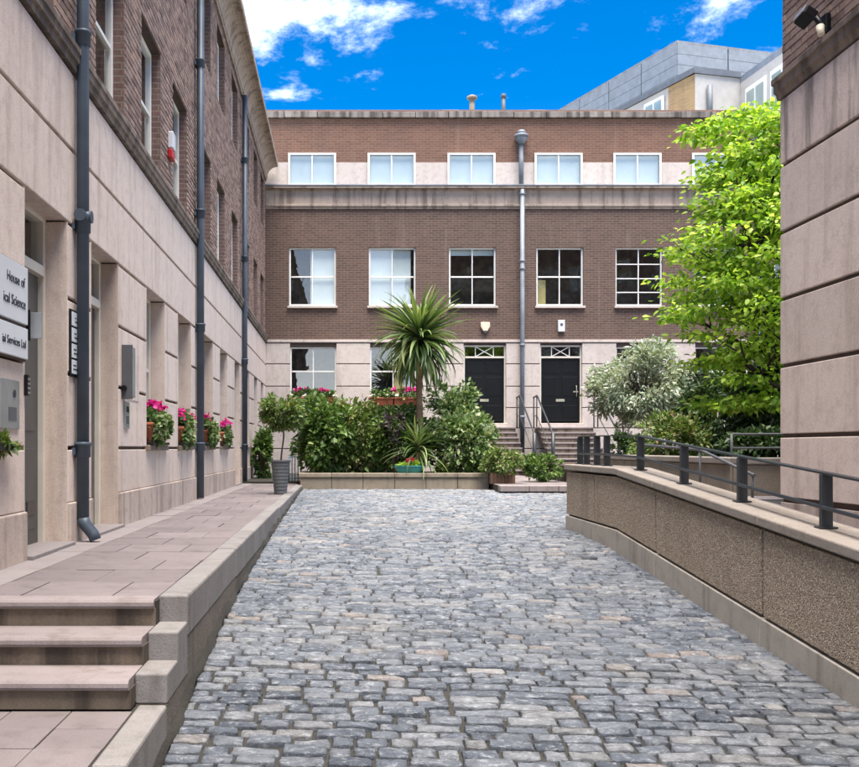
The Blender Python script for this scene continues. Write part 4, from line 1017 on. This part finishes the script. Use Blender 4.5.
def shrub(label, c, r, n, mat, size, clumps=22, spread=.34, aspect=.5, base=None, group=None, name='shrub', shell=.5, stems=6, flat=.95, droop=.15):
    c = Vector(c); zb = base if base is not None else c.z - r[2]
    t = thing(name, label, 'shrub', (c.x, c.y, zb), group)
    m = MB()
    for k in range(stems):
        a = 2 * math.pi * k / stems + random.uniform(-.3, .3); e = random.uniform(.35, .7)
        tip = c + Vector((math.cos(a) * r[0] * e, math.sin(a) * r[1] * e, r[2] * random.uniform(-.1, .5)))
        m.tube([(c.x + math.cos(a) * .05, c.y + math.sin(a) * .05, zb - .06), ((c.x + tip.x) / 2, (c.y + tip.y) / 2, (zb + tip.z) / 2 + .05), tip], [.022, .016, .007], 6)
    m.build('stem', 'bark', t)
    p, o = blobpts(int(n * 1.35), c, tuple(q * 1.12 for q in r), shell, int(clumps * 1.4), spread, flat); p[:, 2] = np.maximum(p[:, 2], zb + .02)
    S_, T_ = [p], [o]
    for k in range(34):
        a = random.uniform(0, 6.28); e = random.uniform(.1, 1.2); d = np.array((math.cos(a) * math.cos(e), math.sin(a) * math.cos(e), math.sin(e)))
        u = np.linspace(.82, random.uniform(1.08, 1.32), 14)[:, None]; S_.append(np.array(c) + d * u * np.array(r) + rng.normal(0, size * .22, (14, 3))); T_.append(np.tile(d * .9, (14, 1)))
    p, o = np.concatenate(S_), np.concatenate(T_); p[:, 2] = np.maximum(p[:, 2], zb + .02)
    leaves('foliage', mat, t, p, size, o, aspect, jitter=.5, droop=droop); return t
Yp = 23.2; Sp = F / Yp
sx = lambda x, Y=Yp: (x - VX) * Y / F
sh = lambda y, Y=Yp: (VY - y) * Y / F
def shrub_px(label, x0, x1, y0, y1, Y, n, mat, size, **k):
    cx, rz = (sx(x0, Y) + sx(x1, Y)) / 2, (sh(y0, Y) - sh(y1, Y)) / 2
    return shrub(label, (cx, Y, (sh(y0, Y) + sh(y1, Y)) / 2), ((sx(x1, Y) - sx(x0, Y)) / 2, k.pop('ry', .75), rz), n, mat, size, **k)
shrub_px('broad glossy green shrub at the end of the planter beside the potted ball tree', 297, 352, 402, 474, 23.1, 5200, 'leaf_green', .13, clumps=34, base=PTOP - .06)
shrub_px('bronze-tipped green shrub in the planter below the left window trough', 325, 385, 404, 474, 23.4, 4600, 'leaf_mid', .11, clumps=34, base=PTOP - .06)
shrub_px('dark green shrub in the planter behind the teal bowl', 366, 432, 410, 474, 23.3, 4600, 'leaf_green', .11, clumps=34, base=PTOP - .06)
shrub_px('small purple-leaved shrub in the middle of the planter', 384, 406, 416, 440, 22.8, 420, 'leaf_purple', .09, clumps=10, base=PTOP - .06, ry=.4)
shrub_px('dense shrub with pale-edged leaves at the planter end beside the front steps', 432, 491, 412, 476, 23.0, 5200, 'leaf_varieg', .105, clumps=34, base=PTOP - .06)
shrub_px('tall airy shrub with pale leaves rising behind the cordyline trunk', 425, 478, 384, 440, 23.9, 1700, 'leaf_varieg', .11, clumps=20, spread=.22, base=PTOP - .06, ry=.5, shell=.3)
shrub_px('low feathery green plants along the planter edge beside the dense pale-edged shrub', 440, 478, 462, 476, 22.6, 500, 'leaf_mid', .09, clumps=8, base=PTOP - .06, ry=.2)
# climber at the far left corner
shrub_px('tall narrow leafy bush with a pink bloom against the left wall near the corner', 255, 270, 432, 479, 26.0, 1500, 'leaf_green', .10, clumps=18, base=PAVE, ry=.35)
# boxed and low shrubs on the terrace
t = shrub_px('light green bushy plant in a brown wooden tub by the front steps', 484, 519, 450, 476, 21.9, 1700, 'leaf_mid', .075, clumps=18, ry=.38, base=-.62)
tub = thing('wooden_tub', 'brown wooden tub holding a light green plant on the terrace step', 'planter', (sx(501, 21.9), 21.9, TER))
tx = sx(501, 21.9)
for k in range(7): box('plank', 'wood_box', tub, tx - .28 + .08 * k + .003, tx - .28 + .08 * (k + 1) - .003, 21.65, 21.67, TER, TER + .24, .003)
box('body', 'wood_box', tub, tx - .28, tx + .28, 21.675, 22.2, TER, TER + .22); box('soil', 'soil', tub, tx - .26, tx + .26, 21.7, 22.18, TER + .22, TER + .225)
shrub_px('low dark green rounded bush on the terrace at the foot of the steps', 526, 560, 455, 480, 23.0, 1500, 'leaf_green', .075, clumps=18, ry=.4, base=TER)

# teal bowl on the planter
t = thing('planter_bowl', 'teal oblong bowl with small plants standing on the planter coping', 'bowl', (sx(409, 22.15), 22.15, PTOP))
cx = sx(409, 22.15)
bw = MB(); segs = 24
pr = [(.75, 0), (.92, .06), (1.0, .15), (1.04, .16), (1.0, .17), (.9, .15)]
vs = [(cx + .33 * r_ * math.cos(2 * math.pi * k / segs), 22.15 + .14 * r_ * math.sin(2 * math.pi * k / segs), PTOP + z) for r_, z in pr for k in range(segs)]
bw.add(vs, [(i * segs + k, i * segs + (k + 1) % segs, (i + 1) * segs + (k + 1) % segs, (i + 1) * segs + k) for i in range(5) for k in range(segs)] + [tuple(5 * segs + k for k in range(segs)), tuple(range(segs - 1, -1, -1))], True)
bw.build('bowl', 'teal', t)
p, o = blobpts(420, (cx, 22.15, PTOP + .19), (.30, .12, .07), .2, 12, .4); leaves('foliage', 'leaf_lime', t, p, .06, o, .6)
p, o = blobpts(60, (cx + .02, 22.12, PTOP + .30), (.07, .05, .06), .2, 5, .5); leaves('blossom', 'petal_red', t, p, .05, o, .8)

# strap-leaved plants
def strap_mesh(L, wd, droop, seed):
    r = random.Random(seed); n = 7; vs = []; x = 0.0; z = 0.0; a = 0.0
    for i in range(n + 1):
        s = i / n; wv = wd * (0.45 + 1.1 * s) * (1 - s ** 3) if s < 1 else .002
        wv = max(.003, wd * min(1, .5 + 2.2 * s) * (1 - s ** 2.2) + .002)
        vs += [(x, -wv, z + wv * .5), (x, 0, z), (x, wv, z + wv * .5)]
        a -= droop / n * (0.4 + 1.3 * s) + r.uniform(-.03, .03); x += L / n * math.cos(a); z += L / n * math.sin(a)
    fs = [(3 * i + k, 3 * i + k + 1, 3 * i + 4 + k, 3 * i + 3 + k) for i in range(n) for k in (0, 1)]
    me = bpy.data.meshes.new('leaf'); me.from_pydata(vs, [], fs); me.materials.append(MATS['leaf_strap'])
    for p in me.polygons: p.use_smooth = True
    return me
def straps(t, c, n, L, wd, elev, seed):
    r = random.Random(seed); vars_ = [strap_mesh(L * f, wd, dr, i) for i, (f, dr) in enumerate(((1, .8), (.9, 1.3), (1.05, .45), (1.0, 1.7), (.85, 1.0), (1, .25)))]
    off = wloc(t)
    for k in range(n):
        u = (k + .5) / n; el = elev[0] + (elev[1] - elev[0]) * (1 - u ** .9); el += r.gauss(0, .08)
        me = vars_[r.choice((0, 2, 5, 4))] if el > .35 else vars_[r.choice((0, 1, 3, 4))]
        o = bpy.data.objects.new('leaf', me); link(o, t); az = k * 2.39996 + r.gauss(0, .15)
        d = Vector((math.cos(az) * math.cos(el), math.sin(az) * math.cos(el), math.sin(el)))
        o.location = Vector(c) + d * .05 + Vector((0, 0, .10 * (1 - u))) - off + Vector((0, 0, -.30 * max(0, u - .5)))
        o.rotation_euler = (r.gauss(0, .25), -el, az); s = r.uniform(.85, 1.1); o.scale = (s, s, s)
Yc = 22.9; cx = sx(419.5, Yc)
t = thing('cordyline', 'tall cordyline with spiky round head of sword leaves on a bare trunk', 'palm tree', (cx, Yc, PTOP - .06))
zc = sh(341, Yc)
MB().tube([(cx - .02, Yc, PTOP - .1), (cx + .01, Yc, .4), (cx - .01, Yc, 1.3), (cx, Yc, zc - .25), (cx, Yc, zc + .08)], [.10, .085, .075, .085, .06], 10).build('trunk', 'cordyline_bark', t)
m = MB()
for k in range(40):
    a = random.uniform(0, 6.28); z = zc - random.uniform(.1, .55); l = random.uniform(.2, .5)
    m.tube([(cx + .07 * math.cos(a), Yc + .07 * math.sin(a), z), (cx + .14 * math.cos(a), Yc + .14 * math.sin(a), z - l * .5), (cx + .12 * math.cos(a), Yc + .12 * math.sin(a), z - l)], [.012, .014, .004], 4)
m.build('dead_leaf_skirt', 'curtain', t)
straps(t, (cx, Yc, zc), 298, 1.30, .048, (-.8, 1.3), 3)
Yc2 = 22.5; cx2 = sx(418, Yc2)
t = thing('spiky_plant', 'low arching strap-leaved plant beside the teal bowl in the planter', 'plant', (cx2, Yc2, PTOP - .06))
MB().tube([(cx2, Yc2, PTOP - .1), (cx2, Yc2, -.1)], [.07, .06], 8).build('trunk', 'cordyline_bark', t)
straps(t, (cx2, Yc2, -.02), 80, .95, .022, (-.55, 1.3), 9)

# potted ball tree on the pavement
Yq = 18.0; X0 = sx(280.5, Yq)
t = thing('plant_pot', 'tall tapered grey ribbed pot on the pavement edge', 'pot', (X0, Yq, PAVE))
pr = [(.115, 0)]
for k in range(9): z = .58 * k / 9; rr = .115 + .06 * z / .58; pr += [(rr + .004, z + .01), (rr + .004, z + .05), (rr - .002, z + .056)]
pr += [(.18, .59), (.19, .60), (.19, .63), (.165, .63), (.16, .57)]
MB().lathe((X0, Yq, PAVE), pr, 24).build('body', 'pot_grey', t); MB().lathe((X0, Yq, PAVE + .56), [(.162, 0), (.162, .012)], 20).build('soil', 'soil', t)
t = thing('ball_tree', 'small standard tree with round green head growing in the grey pot', 'tree', (X0, Yq, PAVE + .57))
zc = sh(412, Yq); MB().tube([(X0, Yq, PAVE + .5), (X0 + .02, Yq, -.1), (X0 + .06, Yq, .2), (X0 + .05, Yq, zc - .1)], [.018, .016, .015, .012], 8).build('trunk', 'bark', t)
m = MB()
for k in range(9):
    a = k * .7; m.tube([(X0 + .05, Yq, zc - .2), (X0 + .05 + .25 * math.cos(a), Yq + .25 * math.sin(a), zc + .15 * math.sin(k * 2.1))], [.009, .004], 5)
m.build('branches', 'bark', t)
p, o = blobpts(2600, (X0 + .05, Yq, zc), (.43, .40, .33), .35, 34, .33); leaves('crown', 'leaf_mid', t, p, .08, o, .5)

# pale blue gate behind the pot
Yg = 23.6; t = thing('metal_gate', 'small pale blue metal gate behind the potted ball tree', 'gate', (sx(295, Yg), Yg, PAVE))
for x in (289, 292, 295, 298, 301): MB().tube([(sx(x, Yg), Yg, PAVE), (sx(x, Yg), Yg, sh(455, Yg))], .018 if x in (289, 301) else .012, 8).build('bar', 'pale_blue', t)
for z in (sh(457, Yg), PAVE + .12): MB().tube([(sx(288.5, Yg), Yg, z), (sx(301.5, Yg), Yg, z)], .014, 8).build('rail', 'pale_blue', t)

# ---- trees
def grow(t, base, segs, mat, seed, name='branches'):
    """trunk and limbs; returns limb tips with directions"""
    m = MB(); r = random.Random(seed); tips = []
    def limb(p, d, L, rad, depth):
        pts = [p]; q = p; dd = d
        for k in range(4):
            dd = (dd + Vector((r.gauss(0, .14), r.gauss(0, .14), r.gauss(.05, .08)))).normalized(); q = q + dd * L / 4; pts.append(q)
        m.tube(pts, [rad * (1 - .12 * k) for k in range(5)], 7, depth == 0)
        tips.append((pts[3], dd)); tips.append((pts[4], dd)); 
        if depth > 0:
            for k in range(r.choice((2, 3, 3))):
                a = r.uniform(0, 6.28); sd = Vector((math.cos(a), math.sin(a), r.uniform(-.1, .5))).normalized()
                limb(pts[r.choice((2, 3))], (dd * .7 + sd * .8).normalized(), L * r.uniform(.6, .8), rad * .55, depth - 1)
    for (d, L, rad, dep, h) in segs: limb(Vector(base) + Vector((0, 0, h)), Vector(d).normalized(), L, rad, dep)
    m.build(name, mat, t); return tips
# lime-green tree
Yt = 15.5; St = F / Yt
bx, by, bz = sx(800, Yt), Yt, -.20
t = thing('leafy_tree', 'bright lime-green tree with layered broad leaves beside the right building', 'tree', (bx, by, bz))
MB().tube([(bx, by, bz - .05), (bx - .05, by, 1.2), (bx - .02, by + .05, 2.6), (bx - .15, by, 4.2), (bx - .2, by, 5.2)], [.16, .13, .11, .07, .03], 10).build('trunk', 'dark_bark', t)
segs = []
for k in range(15):
    h = 1.3 + 2.9 * k / 14; a = k * 2.4; segs.append(((math.cos(a), math.sin(a), .35), 1.25 - .05 * k, .05, 2, h))
segs += [((-1, -.25, .15), 1.35, .05, 2, 1.6), ((-1, .2, .3), 1.3, .05, 2, 2.4), ((-1, -.1, .35), 1.2, .05, 2, 3.2), ((-1, .1, .4), 1.0, .04, 2, 4.2), ((-1, -.2, .05), 1.25, .045, 2, 1.1), ((-.9, -.3, .3), .7, .03, 1, 4.6)]
tips = grow(t, (bx, by, bz), segs, 'dark_bark', 11)
# outline read off the photograph: crown edge as a function of height
edge = prof([(-.2, 1.0), (.5, 1.35), (1.0, 1.55), (1.73, 1.65), (2.25, 1.85), (2.8, 1.92), (3.4, 1.88), (4.1, 1.5), (4.76, 1.4), (5.2, 1.2), (5.5, .7)])
P = []; O = []
def crown_add(c, n, rr, dirv):
    q = rng.normal(size=(n, 3)) * np.array((rr, rr, rr * .24)); P.append(np.array(c) + q); O.append(np.tile(np.array(dirv) * .5, (n, 1)) + q / (rr * 2))
for p_, d_ in tips:
    e = edge(p_.z); dx = p_.x - bx; dy = p_.y - by; rad = math.hypot(dx, dy)
    if rad > e: p_ = Vector((bx + dx * e / rad, by + dy * e / rad, p_.z))
    if p_.z > 5.6: continue
    crown_add(p_, 16, .15, d_)
for k in range(225):
    z = round(rng.uniform(.6, 5.4) / .36) * .36 + rng.normal(0, .05); a = rng.uniform(0, 6.28); e = edge(z) * rng.uniform(.45, 1.06) ; crown_add((bx + math.cos(a) * e, by + math.sin(a) * e, z), 105, .21, (math.cos(a), math.sin(a), -.1))
for x_, y_ in ((692, 132), (700, 128), (714, 120), (728, 118), (744, 112), (760, 108), (775, 106), (690, 140)):
    q = px(x_, y_, Yt); crown_add(q, 40, .12, (-.5, 0, 0))
leaves('crown', 'leaf_lime', t, np.concatenate(P), .10, np.concatenate(O), .6, droop=.35, upbias=.8)

# silver-leaved tree
Ys = 23.5; bx2 = sx(655, Ys)
t = thing('silver_tree', 'rounded tree with silvery variegated leaves in front of the stone wall', 'tree', (bx2, Ys, -.42))
MB().tube([(bx2, Ys, -.48), (bx2 + .05, Ys, .3), (bx2 - .05, Ys, .9)], [.09, .075, .06], 8).build('trunk', 'dark_bark', t)
tips = grow(t, (bx2, Ys, -.42), [((math.cos(a), math.sin(a), .7), 1.1, .04, 2, 1.2) for a in np.linspace(0, 5.6, 7)], 'dark_bark', 5)
c = (sx(643, Ys), Ys, sh(388, Ys)); p, o = blobpts(9000, c, (1.28, 1.1, .98), .45, 60, .26)
p2, o2 = blobpts(900, (sx(612, Ys), Ys, sh(395, Ys)), (.55, .5, .5), .4, 14, .4)
p3, o3 = blobpts(500, (sx(655, Ys), Ys, sh(350, Ys)), (.8, .5, .35), .3, 18, .25)
leaves('crown', 'leaf_silver', t, np.concatenate([p, p2, p3]), .12, np.concatenate([o, o2, o3]), .36)
# evergreen under the lime tree
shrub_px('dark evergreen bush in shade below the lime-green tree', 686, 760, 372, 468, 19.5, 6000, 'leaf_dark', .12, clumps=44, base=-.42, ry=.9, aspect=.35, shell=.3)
shrub_px('rounded light green shrub with red shoots behind the railing', 636, 706, 418, 474, 19.0, 4200, 'leaf_mid', .085, clumps=34, base=-.42, ry=.7)
shrub_px('small dark bush at the foot of the silver-leaved tree', 612, 645, 436, 462, 22.0, 1200, 'leaf_dark', .09, clumps=14, base=-.42, ry=.4)
t = shrub_px('slim yellow-green conifer stem beside the silver-leaved tree', 617, 634, 412, 448, 24.5, 1100, 'leaf_mid', .06, clumps=18, base=-.42, ry=.2, aspect=.3)
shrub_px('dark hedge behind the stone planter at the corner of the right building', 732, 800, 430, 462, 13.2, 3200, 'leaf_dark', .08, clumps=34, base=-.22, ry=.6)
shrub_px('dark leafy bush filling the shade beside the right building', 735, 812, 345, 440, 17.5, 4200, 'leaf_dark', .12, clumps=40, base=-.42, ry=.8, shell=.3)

# planter wall at the corner of the right building
t = thing('stone_planter', 'granite planter wall with pale coping at the corner of the right building', 'planter', (5, 10.95, PATH))
for k in range(4):
    a = 4.52 + .95 * k; box('stone_block', 'planter_stone', t, a + .004, a + .946, 10.95, 11.2, PATH - .05, -.19, .012); box('coping_stone', 'cap', t, a + .003, a + .947, 10.91, 11.24, -.186, -.11, .012)
for k in range(5):
    a = 11.244 + 1.15 * k; box('stone_block', 'planter_stone', t, 4.52, 4.74, a + .004, a + 1.146, PATH - .05, -.19, .012); box('coping_stone', 'cap', t, 4.48, 4.78, a + .003, a + 1.147, -.186, -.11, .012)
t = thing('garden_rail', 'thin grey rail on posts above the granite corner planter', 'railing', (4.65, 11.6, -.11))
for x, y in ((4.63, 11.5), (6.2, 11.5), (7.8, 11.5)): MB().tube([(x, y, -.21), (x, y, .17)], .016, 8).build('post', 'pot_grey', t)
for z in (.165, .0): MB().tube([(4.63, 11.5, z), (7.8, 11.5, z)], .013, 8).build('bar', 'pot_grey', t)
t = thing('ramp_handrail', 'light metal handrail sloping down on the far side of the ramp', 'handrail', (4.2, 12, PATH))
MB().tube([(4.22, 9.9, -.28), (4.22, 11.4, -.02), (4.22, 13.8, .05)], .018, 8).build('grip', 'pot_grey', t)
for y, z in ((9.95, -.27), (11.4, -.03), (13.7, .045)): MB().tube([(4.22, y, PATH), (4.22, y, z)], .015, 8).build('post', 'pot_grey', t)

# ------------------------------------------------------------------ unseen house added behind the viewpoint so the rear windows reflect something dark
oh = thing('brick_house', 'unseen tall brown brick house added behind the viewpoint to give the rear windows dark reflections', 'house', (20, -26, -2.6))
xo = lambda p: Vector((p.x, -22 - p.y, p.z))
wo_ = [(6.8 + 3.4 * i, 8.3 + 3.4 * i, -.5 + 3.6 * k, 1.5 + 3.6 * k) for i in range(8) for k in range(5)]
wall('wall', 'brick_back', oh, xo, 5.5, 34, -2.6, 17.6, wo_, .4)
box('back_wall', 'brick_back', oh, 5.5, 34, 7.6, 8, -2.6, 17.6, 0, xo); box('roof', 'lead', oh, 5.3, 34.2, -.2, 8.2, 17.604, 17.9, .02, xo)
for a, b in ((5.5, 5.9), (33.6, 34)): box('side_wall', 'brick_back', oh, a, b, .404, 7.596, -2.6, 17.6, 0, xo)
for a, b, c, d in wo_: window(oh, xo, a, b, c, d, .1, 2, 2)
